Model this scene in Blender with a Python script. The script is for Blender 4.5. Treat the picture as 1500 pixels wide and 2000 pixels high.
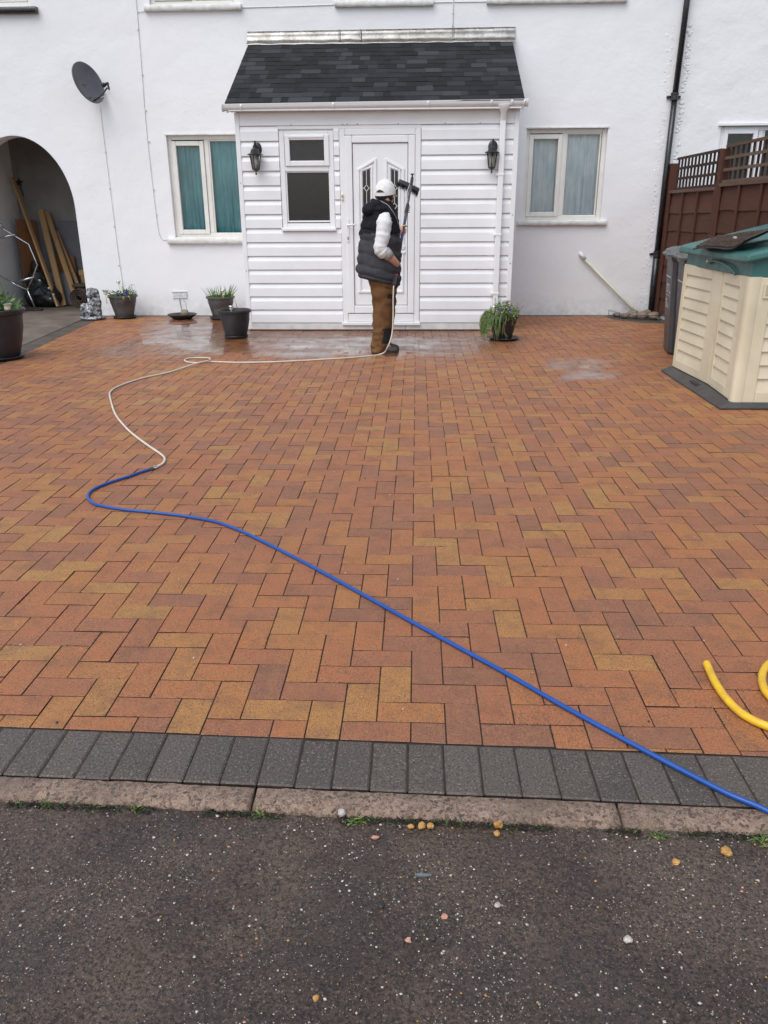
import bpy, bmesh, math, random
from math import sin, cos, pi, radians, sqrt, atan2
from mathutils import Vector, Matrix, noise, Euler
random.seed(7)
S = bpy.context.scene
for o in list(bpy.data.objects): bpy.data.objects.remove(o)
COL = S.collection

# ---------------------------------------------------------------- camera
F, HC, PT, YW, RL, CX, DY = 1547.37, 1.38416, 0.361418, -0.0408189, -0.0056177, 0.00414, 1.837358
cp, sp, c_, s_, cr, sr = cos(PT), sin(PT), cos(YW), sin(YW), cos(RL), sin(RL)
CAM = Vector((CX, -DY, HC))
fwd = Vector((s_*cp, c_*cp, -sp))
rgt = Vector((c_*cr + s_*sr*sp, -s_*cr + c_*sr*sp, sr*cp))
dwn = Vector((c_*sr - s_*cr*sp, -s_*sr - c_*cr*sp, -cr*cp))
cd = bpy.data.cameras.new('camera'); cam = bpy.data.objects.new('camera', cd); COL.objects.link(cam)
m = Matrix((rgt, -dwn, -fwd)).transposed().to_4x4(); m.translation = CAM
cam.matrix_world = m
cd.sensor_fit = 'VERTICAL'; cd.sensor_height = 36; cd.lens = F/2000*36
cd.clip_start = 0.05; cd.clip_end = 600
S.camera = cam
S.render.resolution_x, S.render.resolution_y = 768, 1024

# ---------------------------------------------------------------- sky, sun, exposure
SUN_EL, SUN_AZ = radians(58), radians(215)        # azimuth measured from +Y, clockwise: behind the camera, to its left
W = bpy.data.worlds.new('World'); S.world = W; W.use_nodes = True
nt = W.node_tree; nt.nodes.clear()
sky = nt.nodes.new('ShaderNodeTexSky'); sky.sky_type = 'NISHITA'; sky.sun_disc = False
sky.sun_elevation = SUN_EL; sky.sun_rotation = SUN_AZ; sky.dust_density = 2.0; sky.air_density = 1.0
hs = nt.nodes.new('ShaderNodeHueSaturation'); hs.inputs['Saturation'].default_value = 0.58
bg = nt.nodes.new('ShaderNodeBackground'); bg.inputs['Strength'].default_value = 0.15
wo = nt.nodes.new('ShaderNodeOutputWorld')
nt.links.new(sky.outputs[0], hs.inputs['Color']); nt.links.new(hs.outputs[0], bg.inputs[0]); nt.links.new(bg.outputs[0], wo.inputs[0])
sl = bpy.data.lights.new('sun', 'SUN'); sl.energy = 1.2; sl.angle = radians(55); sl.color = (1, .995, .985)
so = bpy.data.objects.new('sun', sl); COL.objects.link(so)
sdir = Vector((sin(SUN_AZ)*cos(SUN_EL), cos(SUN_AZ)*cos(SUN_EL), sin(SUN_EL)))
so.rotation_euler = sdir.to_track_quat('Z', 'Y').to_euler(); so.location = (-6, -8, 14)
S.view_settings.view_transform = 'Standard'; S.view_settings.look = 'None'
S.view_settings.gamma = 1; S.view_settings.use_curve_mapping = False
S.view_settings.exposure = 0.52

# ---------------------------------------------------------------- pixel -> place
def ray(u, v): return fwd + rgt*((u-750)/F) + dwn*((v-1000)/F)
def G(u, v, z=0.0):
    r = ray(u, v); return CAM + r*((z-HC)/r.z)
def OY(u, v, y):
    r = ray(u, v); return CAM + r*((y+DY)/r.y)
def OX(u, v, x):
    r = ray(u, v); return CAM + r*((x-CX)/r.x)
def PX(p):
    d = Vector(p)-CAM; z = d.dot(fwd)
    return 750+F*d.dot(rgt)/z, 1000+F*d.dot(dwn)/z, z

# ---------------------------------------------------------------- mesh builder
class MB:
    def __init__(s): s.v = []; s.f = []; s.mi = []; s.att = None
    def add(s, vs, fs, mi=0):
        n = len(s.v); s.v += [tuple(x) for x in vs]; s.f += [tuple(i+n for i in f) for f in fs]; s.mi += [mi]*len(fs); return s
    def box(s, x0, x1, y0, y1, z0, z1, mi=0):
        return s.add([(x0,y0,z0),(x1,y0,z0),(x1,y1,z0),(x0,y1,z0),(x0,y0,z1),(x1,y0,z1),(x1,y1,z1),(x0,y1,z1)],
              [(0,3,2,1),(4,5,6,7),(0,1,5,4),(1,2,6,5),(2,3,7,6),(3,0,4,7)], mi)
    def obox(s, c, ax, ay, az, mi=0):     # oriented box, half axes
        c = Vector(c); ax = Vector(ax); ay = Vector(ay); az = Vector(az)
        vs = [c+ax*i+ay*j+az*k for k in (-1,1) for (i,j) in ((-1,-1),(1,-1),(1,1),(-1,1))]
        return s.add(vs, [(0,3,2,1),(4,5,6,7),(0,1,5,4),(1,2,6,5),(2,3,7,6),(3,0,4,7)], mi)
    def beam(s, a, b, w, t, up=(0,0,1), mi=0):
        a = Vector(a); b = Vector(b); d = (b-a); u = Vector(up); x = d.cross(u).normalized(); y = x.cross(d).normalized()
        return s.obox((a+b)/2, d/2, x*w/2, y*t/2, mi)
    def prismx(s, prof, x0, x1, mi=0):    # prof: list of (y,z) counter-clockwise seen from +x
        n = len(prof); vs = [(x0,y,z) for y,z in prof]+[(x1,y,z) for y,z in prof]
        fs = [(i,(i+1)%n,(i+1)%n+n,i+n)[::-1] for i in range(n)]+[tuple(range(n)),tuple(range(2*n-1,n-1,-1))]
        return s.add(vs, [f[::-1] for f in fs], mi)
    def prism(s, poly, d, mi=0):          # poly: 3d points, d: extrusion
        n = len(poly); d = Vector(d); vs = [Vector(p) for p in poly]; vs += [p+d for p in vs]
        fs = [(i,(i+1)%n,(i+1)%n+n,i+n) for i in range(n)]+[tuple(range(n-1,-1,-1)),tuple(range(n,2*n))]
        return s.add(vs, fs, mi)
    def rings(s, rs, caps=(True,True), mi=0, closed=True):
        n = len(rs[0]); vs = [p for r in rs for p in r]; fs = []
        for k in range(len(rs)-1):
            for i in range(n if closed else n-1):
                j = (i+1)%n; fs.append((k*n+i,k*n+j,(k+1)*n+j,(k+1)*n+i))
        if caps[0]: fs.append(tuple(range(n-1,-1,-1)))
        if caps[1]: fs.append(tuple(range((len(rs)-1)*n, len(rs)*n)))
        return s.add(vs, fs, mi)
    def lathe(s, c, prof, n=24, mi=0, caps=(True,True), wob=0):
        c = Vector(c); rs = []
        for k,(r,z) in enumerate(prof):
            rs.append([c+Vector((r*cos(2*pi*i/n)*(1+wob*sin(5*i)), r*sin(2*pi*i/n), z)) for i in range(n)])
        return s.rings(rs, caps, mi)
    def tube(s, path, r, n=8, mi=0, caps=(True,True)):
        path = [Vector(p) for p in path]; rs = []; prev = None
        for i,p in enumerate(path):
            t = (path[min(i+1,len(path)-1)]-path[max(i-1,0)]).normalized()
            if prev is None:
                a = Vector((0,0,1)) if abs(t.z) < .9 else Vector((1,0,0)); x = t.cross(a).normalized()
            else: x = (prev - t*prev.dot(t)).normalized()
            prev = x; y = t.cross(x); rr = r[i] if isinstance(r,(list,tuple)) else r
            rs.append([p+x*rr*cos(2*pi*k/n)+y*rr*sin(2*pi*k/n) for k in range(n)])
        return s.rings(rs, caps, mi)
    def loft(s, rs, n=24, caps=(True,True), mi=0, sup=2.0):   # rs: (center, ax, ay) half axes
        out = []
        for c,ax,ay in rs:
            c = Vector(c); ax = Vector(ax); ay = Vector(ay); r = []
            for i in range(n):
                a = 2*pi*i/n; ca, sa = cos(a), sin(a); e = 2/sup
                r.append(c+ax*(abs(ca)**e*(1 if ca>=0 else -1))+ay*(abs(sa)**e*(1 if sa>=0 else -1)))
            out.append(r)
        return s.rings(out, caps, mi)
    def ball(s, c, rx, ry, rz, n=10, m=6, mi=0, wob=0, seed=0):
        c = Vector(c); rs = []
        for k in range(1,m):
            th = pi*k/m; rs.append([c+Vector((rx*sin(th)*cos(2*pi*i/n), ry*sin(th)*sin(2*pi*i/n), -rz*cos(th)))*1 for i in range(n)])
        if wob:
            rs = [[c+(p-c)*(1+wob*noise.noise((p-c)*(1.3/max(rx,ry,rz))+Vector((seed,seed*.7,0)))) for p in r] for r in rs]
        return s.rings(rs, (True,True), mi)
    def blade(s, base, d, L, w, bend=0.3, seg=3, mi=0, side=None):
        base = Vector(base); d = Vector(d).normalized()
        sd = Vector(side) if side else Vector((random.uniform(-1,1), random.uniform(-1,1), 0))
        sd = (sd - d*sd.dot(d)).normalized(); vs = []; p = base.copy(); dd = d.copy()
        for k in range(seg+1):
            ww = w*(1-(k/seg)**2)*.5+.0004
            vs += [p+sd*ww, p-sd*ww]
            p = p+dd*(L/seg); h = Vector((dd.x,dd.y,0)); h = h.normalized() if h.length > 1e-4 else Vector((1,0,0))
            dd = (dd + (h*.5+Vector((0,0,-1)))*bend/seg*1.6).normalized()
        return s.add(vs, [(2*k,2*k+1,2*k+3,2*k+2) for k in range(seg)], mi)
    def leaf(s, c, d, nrm, L, w, mi=0):
        c = Vector(c); d = Vector(d).normalized(); nn = Vector(nrm); sd = d.cross(nn)
        sd = sd.normalized() if sd.length > 1e-5 else Vector((1,0,0)); up = sd.cross(d)
        return s.add([c, c+d*L*.4+sd*w*.5+up*w*.1, c+d*L, c+d*L*.4-sd*w*.5+up*w*.1, c+d*L*.45-up*w*.08], [(0,1,4),(1,2,4),(2,3,4),(3,0,4)], mi)
    def build(s, name, mat, parent=None, smooth=False, bevel=0, bseg=2, ang=35, sub=0, loc=None):
        me = bpy.data.meshes.new(name)
        off = Vector((0,0,0))
        if parent is not None:
            q = parent
            while q is not None: off += q.location; q = q.parent
        if loc is not None: loc = Vector(loc); L = loc - off; off = loc
        else: L = Vector((0,0,0))
        me.from_pydata([tuple(Vector(p)-off) for p in s.v], [], s.f)
        mats = mat if isinstance(mat,(list,tuple)) else [mat]
        for mm in mats: me.materials.append(mm)
        if len(mats) > 1: me.polygons.foreach_set('material_index', s.mi)
        if smooth: me.polygons.foreach_set('use_smooth', [True]*len(me.polygons))
        me.update()
        o = bpy.data.objects.new(name, me); COL.objects.link(o); o.location = L
        if parent is not None: o.parent = parent
        if bevel:
            b = o.modifiers.new('bevel','BEVEL'); b.width = bevel; b.segments = bseg; b.limit_method = 'ANGLE'; b.angle_limit = radians(ang)
        if sub:
            b = o.modifiers.new('subdivision','SUBSURF'); b.levels = sub; b.render_levels = sub
        if smooth == 'auto':
            me.polygons.foreach_set('use_smooth', [True]*len(me.polygons))
            try: me.set_sharp_from_angle(angle=radians(ang))
            except Exception: pass
        return o
def thing(name, label, cat, loc, group=None):
    o = bpy.data.objects.new(name, None); COL.objects.link(o); o.location = loc; o.empty_display_size = .1
    o['label'] = label; o['category'] = cat
    if group: o['group'] = group
    return o
def tag(o, label, cat, group=None):
    o['label'] = label; o['category'] = cat
    if group: o['group'] = group
    return o
def struct(o): o['kind'] = 'structure'; return o
def smoothpath(pts, k=8):
    pts = [Vector(p) for p in pts]; out = []
    P = [pts[0]*2-pts[1]]+pts+[pts[-1]*2-pts[-2]]
    for i in range(1, len(P)-2):
        a,b,c,d = P[i-1:i+3]
        for j in range(k):
            t = j/k; out.append(.5*((2*b)+(c-a)*t+(2*a-5*b+4*c-d)*t*t+(3*b-a-3*c+d)*t**3))
    return out+[pts[-1]]

# ---------------------------------------------------------------- materials
def newmat(name):
    m = bpy.data.materials.new(name); m.use_nodes = True; n = m.node_tree; n.nodes.clear(); return m, n
def N(n, t, **kw):
    x = n.nodes.new(t)
    for k,v in kw.items():
        if k.startswith('i_'): x.inputs[k[2:].replace('_',' ')].default_value = v
        else: setattr(x, k, v)
    return x
def col4(c): return (c[0], c[1], c[2], 1)
def ramp(n, fac, stops, interp='LINEAR'):
    r = n.nodes.new('ShaderNodeValToRGB'); r.color_ramp.interpolation = interp
    e = r.color_ramp.elements
    while len(e) < len(stops): e.new(.5)
    for i,(p,c) in enumerate(stops):
        e[i].position = p; e[i].color = col4(c) if hasattr(c,'__len__') else (c,c,c,1)
    n.links.new(fac, r.inputs[0]); return r.outputs[0]
def mixc(n, f, a, b, mode='MIX'):
    x = n.nodes.new('ShaderNodeMix'); x.data_type = 'RGBA'; x.blend_type = mode
    for sock,val in ((x.inputs[0],f),(x.inputs[6],a),(x.inputs[7],b)):
        if hasattr(val,'links') or hasattr(val,'is_linked'): n.links.new(val, sock)
        elif hasattr(val,'__len__'): sock.default_value = col4(val)
        else: sock.default_value = val
    return x.outputs[2]
def noi(n, pos, scale, detail=4, rough=.55, w=None):
    x = n.nodes.new('ShaderNodeTexNoise'); x.inputs['Scale'].default_value = scale; x.inputs['Detail'].default_value = detail
    x.inputs['Roughness'].default_value = rough; n.links.new(pos, x.inputs['Vector']); return x.outputs[0]
def mth(n, op, a, b=None, clamp=False):
    x = n.nodes.new('ShaderNodeMath'); x.operation = op; x.use_clamp = clamp
    for i,val in enumerate((a,b)):
        if val is None: continue
        if hasattr(val,'is_linked'): n.links.new(val, x.inputs[i])
        else: x.inputs[i].default_value = val
    return x.outputs[0]
def finish(n, base, rough=.6, bump=None, bstr=.2, bdist=.01, metal=0, spec=.5, extra=None):
    p = n.nodes.new('ShaderNodeBsdfPrincipled'); o = n.nodes.new('ShaderNodeOutputMaterial')
    for sock,val in ((p.inputs['Base Color'],base),(p.inputs['Roughness'],rough),(p.inputs['Metallic'],metal),(p.inputs['Specular IOR Level'],spec)):
        if hasattr(val,'is_linked'): n.links.new(val, sock)
        elif hasattr(val,'__len__'): sock.default_value = col4(val)
        else: sock.default_value = val
    if bump is not None:
        b = n.nodes.new('ShaderNodeBump'); b.inputs['Strength'].default_value = bstr; b.inputs['Distance'].default_value = bdist
        n.links.new(bump, b.inputs['Height']); n.links.new(b.outputs[0], p.inputs['Normal'])
    for k,v in (extra or {}).items(): p.inputs[k].default_value = v
    n.links.new(p.outputs[0], o.inputs[0]); return p
def pos(n): return n.nodes.new('ShaderNodeNewGeometry').outputs['Position']
def mat(name, c1, c2=None, scale=6, rough=.6, rvar=.1, bscale=80, bstr=.1, bdist=.004, metal=0, spec=.5, lo=.35, hi=.65, stretch=None, extra=None):
    m, n = newmat(name); p = pos(n)
    if stretch:
        mp = n.nodes.new('ShaderNodeMapping'); mp.inputs['Scale'].default_value = stretch; n.links.new(p, mp.inputs[0]); p = mp.outputs[0]
    a = noi(n, p, scale, 6)
    c2 = c2 or tuple(x*.85 for x in c1)
    base = ramp(n, a, [(lo, c1), (hi, c2)])
    r = ramp(n, noi(n, p, scale*2.3, 4), [(.3, max(0,rough-rvar)), (.7, min(1,rough+rvar))])
    b = noi(n, p, bscale, 5) if bstr else None
    finish(n, base, r, b, bstr, bdist, metal, spec, extra); return m
def glassmat(name, tint=(.9,.93,.93), ior=1.45, rough=.02, alpha=None):
    m, n = newmat(name); o = n.nodes.new('ShaderNodeOutputMaterial')
    fr = N(n,'ShaderNodeFresnel'); fr.inputs[0].default_value = ior
    t = N(n,'ShaderNodeBsdfTransparent'); t.inputs[0].default_value = col4(tint)
    g = N(n,'ShaderNodeBsdfGlossy'); g.inputs['Roughness'].default_value = rough
    x = N(n,'ShaderNodeMixShader'); n.links.new(fr.outputs[0], x.inputs[0]); n.links.new(t.outputs[0], x.inputs[1]); n.links.new(g.outputs[0], x.inputs[2])
    n.links.new(x.outputs[0], o.inputs[0]); return m

# paving: one colour recipe, fed by a random value per block
def brickmat(name, field):
    m, n = newmat(name); p = pos(n)
    rnd = n.nodes.new('ShaderNodeNewGeometry').outputs['Random Per Island'] if field else n.nodes.new('ShaderNodeObjectInfo').outputs['Random']
    big = noi(n, p, .55, 3)
    r2 = mth(n, 'ADD', rnd, mth(n, 'MULTIPLY', mth(n,'SUBTRACT',big,.5), .5), True)
    base = ramp(n, r2, [(0,(.255,.105,.062)),(.2,(.315,.118,.062)),(.36,(.36,.128,.058)),(.52,(.395,.137,.053)),(.66,(.41,.15,.051)),(.78,(.415,.165,.052)),(.9,(.415,.186,.055)),(1,(.42,.212,.06))])
    base = mixc(n, ramp(n, noi(n,p,26,5,.65), [(.42,0),(.66,.6)]), base, (.32,.15,.058))
    base = mixc(n, ramp(n, noi(n,p,9,6,.65), [(.48,0),(.72,.6)]), base, (.15,.075,.045))
    base = mixc(n, ramp(n, noi(n,p,330,3,.6), [(.50,0),(.62,.8)]), base, (.085,.043,.027))
    base = mixc(n, ramp(n, noi(n,p,420,2,.5), [(.62,0),(.72,.5)]), base, (.48,.31,.18))
    base = mixc(n, ramp(n, noi(n,p,125,3,.6), [(.545,0),(.64,.62)]), base, (.10,.05,.03))
    base = mixc(n, ramp(n, noi(n,p,140,2,.5), [(.66,0),(.73,.5)]), base, (.52,.36,.22))
    rough = ramp(n, noi(n,p,3.2,5), [(.3,.44),(.7,.72)])
    h = mth(n,'ADD', noi(n,p,260,4,.6), mth(n,'MULTIPLY',noi(n,p,45,3),1.2))
    # soaked paving where the porch has been washed down: darker and glossier
    sx = n.nodes.new('ShaderNodeSeparateXYZ'); n.links.new(p, sx.inputs[0])
    wn = mth(n,'MULTIPLY', mth(n,'SUBTRACT', noi(n,p,1.3,5,.6), .5), 2.4)
    yy = ramp(n, mth(n,'DIVIDE', mth(n,'ADD', sx.outputs[1], wn), 10.0), [(.60,0),(.70,1)])
    xa = ramp(n, mth(n,'DIVIDE', mth(n,'ADD', mth(n,'ADD', sx.outputs[0], 5.0), wn), 10.0), [(.12,0),(.22,1),(.56,1),(.64,0)])
    wet = mth(n,'MULTIPLY', yy, xa)
    base = mixc(n, mth(n,'MULTIPLY',wet,.85), base, mixc(n, 1.0, base, (.62,.58,.56), 'MULTIPLY'))
    rm = n.nodes.new('ShaderNodeMix'); n.links.new(wet, rm.inputs[0]); n.links.new(rough, rm.inputs[2]); rm.inputs[3].default_value = .16
    finish(n, base, rm.outputs[0], h, .7, .0028, 0, .4); return m
M = {}
M['brick'] = brickmat('paving block', False); M['brickf'] = brickmat('paving block field', True)
def graybrick(name, field=False):
    m, n = newmat(name); p = pos(n)
    rnd = n.nodes.new('ShaderNodeObjectInfo').outputs['Random']
    base = ramp(n, rnd, [(0,(.066,.053,.043)),(.5,(.080,.065,.053)),(1,(.096,.078,.063))])
    base = mixc(n, ramp(n, noi(n,p,3.1,5), [(.5,0),(.72,.55)]), base, (.10,.082,.062))
    base = mixc(n, ramp(n, noi(n,p,150,3), [(.52,0),(.62,.75)]), base, (.024,.021,.018))
    base = mixc(n, ramp(n, noi(n,p,170,2), [(.58,0),(.68,.75)]), base, (.24,.20,.16))
    finish(n, base, ramp(n, noi(n,p,6), [(.3,.4),(.7,.65)]), noi(n,p,240,4,.6), .9, .003); return m
M['edging'] = graybrick('charcoal block')
M['joint'] = mat('jointing sand', (.040,.024,.015), (.016,.011,.008), 14, .8, bscale=200, bstr=.4)
def kerbmat():
    m, n = newmat('kerb granite'); p = pos(n)
    ds = n.nodes.new('ShaderNodeTexNoise'); ds.inputs['Scale'].default_value = 60; n.links.new(p, ds.inputs[0])
    ma = n.nodes.new('ShaderNodeVectorMath'); ma.operation = 'MULTIPLY_ADD'; ma.inputs[1].default_value = (.022,.022,.022); n.links.new(ds.outputs['Color'], ma.inputs[0]); n.links.new(p, ma.inputs[2]); p = ma.outputs[0]
    v = n.nodes.new('ShaderNodeTexVoronoi'); v.inputs['Scale'].default_value = 95; n.links.new(p, v.inputs[0])
    base = ramp(n, v.outputs['Color'], [(.15,(.10,.066,.048)),(.4,(.20,.122,.082)),(.7,(.34,.235,.165)),(.95,(.08,.066,.054))])
    d = n.nodes.new('ShaderNodeTexVoronoi'); d.feature = 'DISTANCE_TO_EDGE'; d.inputs['Scale'].default_value = 95; n.links.new(p, d.inputs[0])
    base = mixc(n, ramp(n, d.outputs[0], [(0,.75),(.1,0)]), base, (.42,.31,.24))
    base = mixc(n, ramp(n, noi(n,p,4.5,6), [(.47,0),(.7,.75)]), base, (.13,.093,.066))
    base = mixc(n, ramp(n, noi(n,p,170,3), [(.62,0),(.72,.8)]), base, (.03,.025,.02))
    finish(n, base, .6, noi(n,p,110,5,.7), 1.0, .009); return m
M['kerb'] = kerbmat()
def roadmat():
    m, n = newmat('wet asphalt'); p = pos(n)
    base = ramp(n, noi(n,p,2.2,6,.6), [(.35,(.064,.043,.032)),(.62,(.114,.077,.056))])
    mud = ramp(n, noi(n,p,2.2,6,.55), [(.46,0),(.58,.9)])
    base = mixc(n, mud, base, (.135,.092,.067))
    base = mixc(n, ramp(n, noi(n,p,125,5,.8), [(.48,0),(.56,.9)]), base, (.02,.016,.014))  # small pits: their shade is painted into the colour, since relief shades weakly
    base = mixc(n, mth(n,'MULTIPLY',ramp(n, noi(n,p,70,5,.75), [(.55,0),(.62,.7)]),mth(n,'SUBTRACT',1.0,mth(n,'MULTIPLY',mud,.75))), base, (.010,.0085,.008))  # larger pits, shade painted dark too, fainter over the mud
    base = mixc(n, ramp(n, noi(n,p,170,2,.5), [(.63,0),(.69,.65)]), base, (.26,.20,.155))
    rough = ramp(n, noi(n,p,5,5), [(.35,.30),(.65,.58)])
    finish(n, base, rough, noi(n,p,140,6,.75), 1.0, .007, 0, .5); return m
M['road'] = roadmat()
M['soil'] = mat('soil', (.06,.045,.032), (.035,.026,.02), 5, .9, bscale=60, bstr=.5, bdist=.01)
M['concrete'] = mat('worn concrete', (.17,.135,.108), (.095,.077,.063), 2.6, .75, bscale=90, bstr=.45, bdist=.006)
M['darkconc'] = mat('damp concrete', (.07,.066,.06), (.05,.045,.04), 5, .6, bscale=120, bstr=.4)
def rendermat(name, base=(.80,.80,.805), dirt=True, rough_b=1.0):
    m, n = newmat(name); p = pos(n)
    c = mixc(n, ramp(n, noi(n,p,1.1,5), [(.45,0),(.75,.35)]), base, tuple(x*.93 for x in base))
    c = mixc(n, ramp(n, noi(n,p,60,2,.5), [(.735,0),(.76,.5)]), c, (.35,.34,.33))
    if dirt:
        sx = n.nodes.new('ShaderNodeSeparateXYZ'); n.links.new(p, sx.inputs[0])
        zz = ramp(n, sx.outputs[2], [(.0,.8),(.30,0)])
        c = mixc(n, mth(n,'MULTIPLY', zz, ramp(n, noi(n,p,7,6,.65), [(.42,0),(.68,.8)])), c, (.46,.46,.40))
    h = mth(n,'ADD', mth(n,'MULTIPLY', noi(n,p,2.6,5,.5), 3.0*rough_b), mth(n,'ADD', mth(n,'MULTIPLY',noi(n,p,22,4,.55),.5), mth(n,'MULTIPLY',noi(n,p,160,3),.12)))
    finish(n, c, .75, h, .42, .012, 0, .3); return m
M['render'] = rendermat('white render'); M['render2'] = rendermat('rough white render', (.79,.79,.79), True, 1.6)
M['passage'] = rendermat('passage render', (.82,.815,.80), True)
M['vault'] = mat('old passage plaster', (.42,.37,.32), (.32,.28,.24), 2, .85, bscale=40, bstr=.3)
M['upvc'] = mat('white plastic', (.80,.80,.80), (.76,.76,.755), 3, .32, .06, bstr=0)
M['upvcold'] = mat('cream plastic', (.76,.745,.70), (.70,.68,.62), 5, .35, .06, bstr=0)
M['clad'] = mat('white cladding', (.79,.79,.80), (.745,.745,.75), 4, .35, .07, bscale=30, bstr=.05, bdist=.002)
M['plinth'] = mat('grubby white plastic', (.68,.68,.66), (.56,.55,.52), 9, .45, bstr=0)
M['sill'] = mat('painted sill', (.76,.755,.73), (.6,.59,.55), 14, .6, bscale=30, bstr=.5, bdist=.006)
M['glass'] = glassmat('window glass', (.97,.985,.985))
M['lampglass'] = glassmat('lantern glass', (.82,.83,.8))
M['darkroom'] = mat('dim room', (.16,.155,.15), None, 3, .9, bstr=0)
M['obscure'] = mat('obscured dark glass', (.017,.017,.018), (.022,.02,.02), 18, .16, .06, bscale=300, bstr=.08, bdist=.001)
def curtainmat(name, c1, c2, fine):
    m, n = newmat(name); p = pos(n)
    mp = n.nodes.new('ShaderNodeMapping'); mp.inputs['Scale'].default_value = (1,1,.25); n.links.new(p, mp.inputs[0])
    c = ramp(n, noi(n, mp.outputs[0], fine, 5), [(.35,c1),(.65,c2)])
    finish(n, c, .85, noi(n,p,400,2), .2, .001, 0, .2); return m
M['teal'] = curtainmat('teal curtain', (.11,.36,.40), (.22,.52,.55), 9)
M['net'] = curtainmat('pale blue curtain', (.66,.78,.82), (.90,.93,.93), 14)
M['black'] = mat('black plastic', (.018,.018,.021), (.026,.026,.028), 12, .38, .1, bscale=120, bstr=.08)
M['gloss'] = mat('black gloss paint', (.014,.014,.016), (.022,.022,.024), 16, .25, .1, bscale=40, bstr=.2, bdist=.003)
M['iron'] = mat('black lantern metal', (.012,.012,.014), (.02,.02,.022), 20, .4, .1, bscale=90, bstr=.15)
M['potblack'] = mat('black pot', (.017,.017,.02), (.027,.026,.028), 9, .45, .1, bscale=60, bstr=.1)
M['potgrey'] = mat('grey pot', (.10,.095,.09), (.055,.05,.047), 7, .5, .1, bscale=80, bstr=.12)
M['compost'] = mat('compost', (.02,.014,.01), (.035,.024,.016), 50, .95, bscale=120, bstr=.8, bdist=.01)
M['dish'] = mat('dish grey', (.075,.08,.092), (.09,.095,.105), 4, .45, .06, bstr=0)
M['lead'] = mat('lead flashing', (.30,.295,.28), (.19,.18,.165), 5, .30, .1, bscale=7, bstr=.35, bdist=.02, metal=.85)
M['steel'] = mat('chrome tube', (.62,.62,.62), (.5,.5,.5), 30, .2, .08, bstr=0, metal=1)
def shinglemat():
    m, n = newmat('slate shingle'); p = pos(n)
    rnd = n.nodes.new('ShaderNodeObjectInfo').outputs['Random']
    c = ramp(n, rnd, [(0,(.010,.0105,.0125)),(.45,(.015,.0157,.0185)),(.7,(.021,.0218,.025)),(.88,(.031,.032,.037)),(1,(.046,.048,.054))])
    c = mixc(n, ramp(n, noi(n,p,220,3), [(.5,0),(.7,.35)]), c, (.06,.06,.064))
    finish(n, c, .85, noi(n,p,300,3), .5, .002, 0, .2); return m
M['shingle'] = shinglemat()
def fencemat(name, c1, c2, c3):
    m, n = newmat(name); p = pos(n)
    rnd = n.nodes.new('ShaderNodeObjectInfo').outputs['Random']
    mp = n.nodes.new('ShaderNodeMapping'); mp.inputs['Scale'].default_value = (1,.12,1); n.links.new(p, mp.inputs[0])
    g = noi(n, mp.outputs[0], 55, 6, .6)
    c = ramp(n, g, [(.3,c1),(.7,c2)])
    c = mixc(n, mth(n,'MULTIPLY',rnd,.5), c, c3)
    finish(n, c, .8, g, .5, .004, 0, .3); return m
M['fence'] = fencemat('brown stained fence', (.090,.032,.018), (.048,.019,.012), (.115,.046,.027))
M['fencedark'] = fencemat('dark stained trellis', (.045,.022,.016), (.022,.012,.010), (.06,.035,.025))
M['fenceworn'] = fencemat('weathered rail', (.14,.085,.055), (.06,.035,.024), (.16,.11,.08))
def woodmat(name, c1, c2, st=(1,1,.06)):
    m, n = newmat(name); p = pos(n)
    mp = n.nodes.new('ShaderNodeMapping'); mp.inputs['Scale'].default_value = st; n.links.new(p, mp.inputs[0])
    g = noi(n, mp.outputs[0], 45, 6, .6); c = ramp(n, g, [(.3,c1),(.7,c2)])
    finish(n, c, .65, g, .3, .002); return m
M['pine'] = woodmat('new pine', (.52,.33,.16), (.42,.25,.11)); M['ply'] = woodmat('orange board', (.27,.12,.05), (.20,.085,.035))
M['shed'] = mat('beige shed plastic', (.69,.615,.45), (.57,.50,.355), 2.2, .45, .08, bscale=220, bstr=.15, bdist=.001)
M['shedgreen'] = mat('green shed plastic', (.030,.115,.10), (.042,.14,.125), 5, .4, .1, bscale=160, bstr=.12, bdist=.001)
M['shedbase'] = mat('shed base plastic', (.045,.042,.04), (.065,.06,.055), 8, .55, bscale=120, bstr=.2)
M['bin'] = mat('grey bin plastic', (.042,.042,.046), (.06,.06,.064), 6, .42, .08, bscale=200, bstr=.1, bdist=.001)
M['binlid'] = mat('weathered bin lid', (.085,.085,.085), (.13,.13,.127), 9, .5, .08, bscale=200, bstr=.1, bdist=.001)
M['binmark'] = mat('white bin marking', (.7,.7,.7), (.45,.45,.45), 60, .6, bstr=0)
M['mat'] = mat('rubber mat', (.022,.018,.015), (.035,.028,.022), 40, .55, bscale=140, bstr=.5)
M['matpile'] = mat('brown mat pile', (.09,.06,.042), (.03,.02,.015), 90, .85, bstr=0)
M['bluehose'] = mat('blue hose', (.006,.060,.27), (.009,.072,.31), 10, .35, .06, bstr=0)
M['whitehose'] = mat('cream hose', (.64,.60,.52), (.52,.48,.40), 8, .4, .08, bstr=0)
M['yellowhose'] = mat('yellow hose', (.78,.47,.015), (.60,.36,.03), 22, .38, .08, bscale=60, bstr=.15)
M['brass'] = mat('brass', (.6,.42,.14), None, 20, .3, bstr=0, metal=1)
M['pipe'] = mat('cream waste pipe', (.66,.63,.50), (.56,.53,.42), 8, .4, bstr=0)
M['stone'] = mat('round stone', (.24,.18,.13), (.15,.115,.09), 16, .6, bscale=70, bstr=.4)
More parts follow.
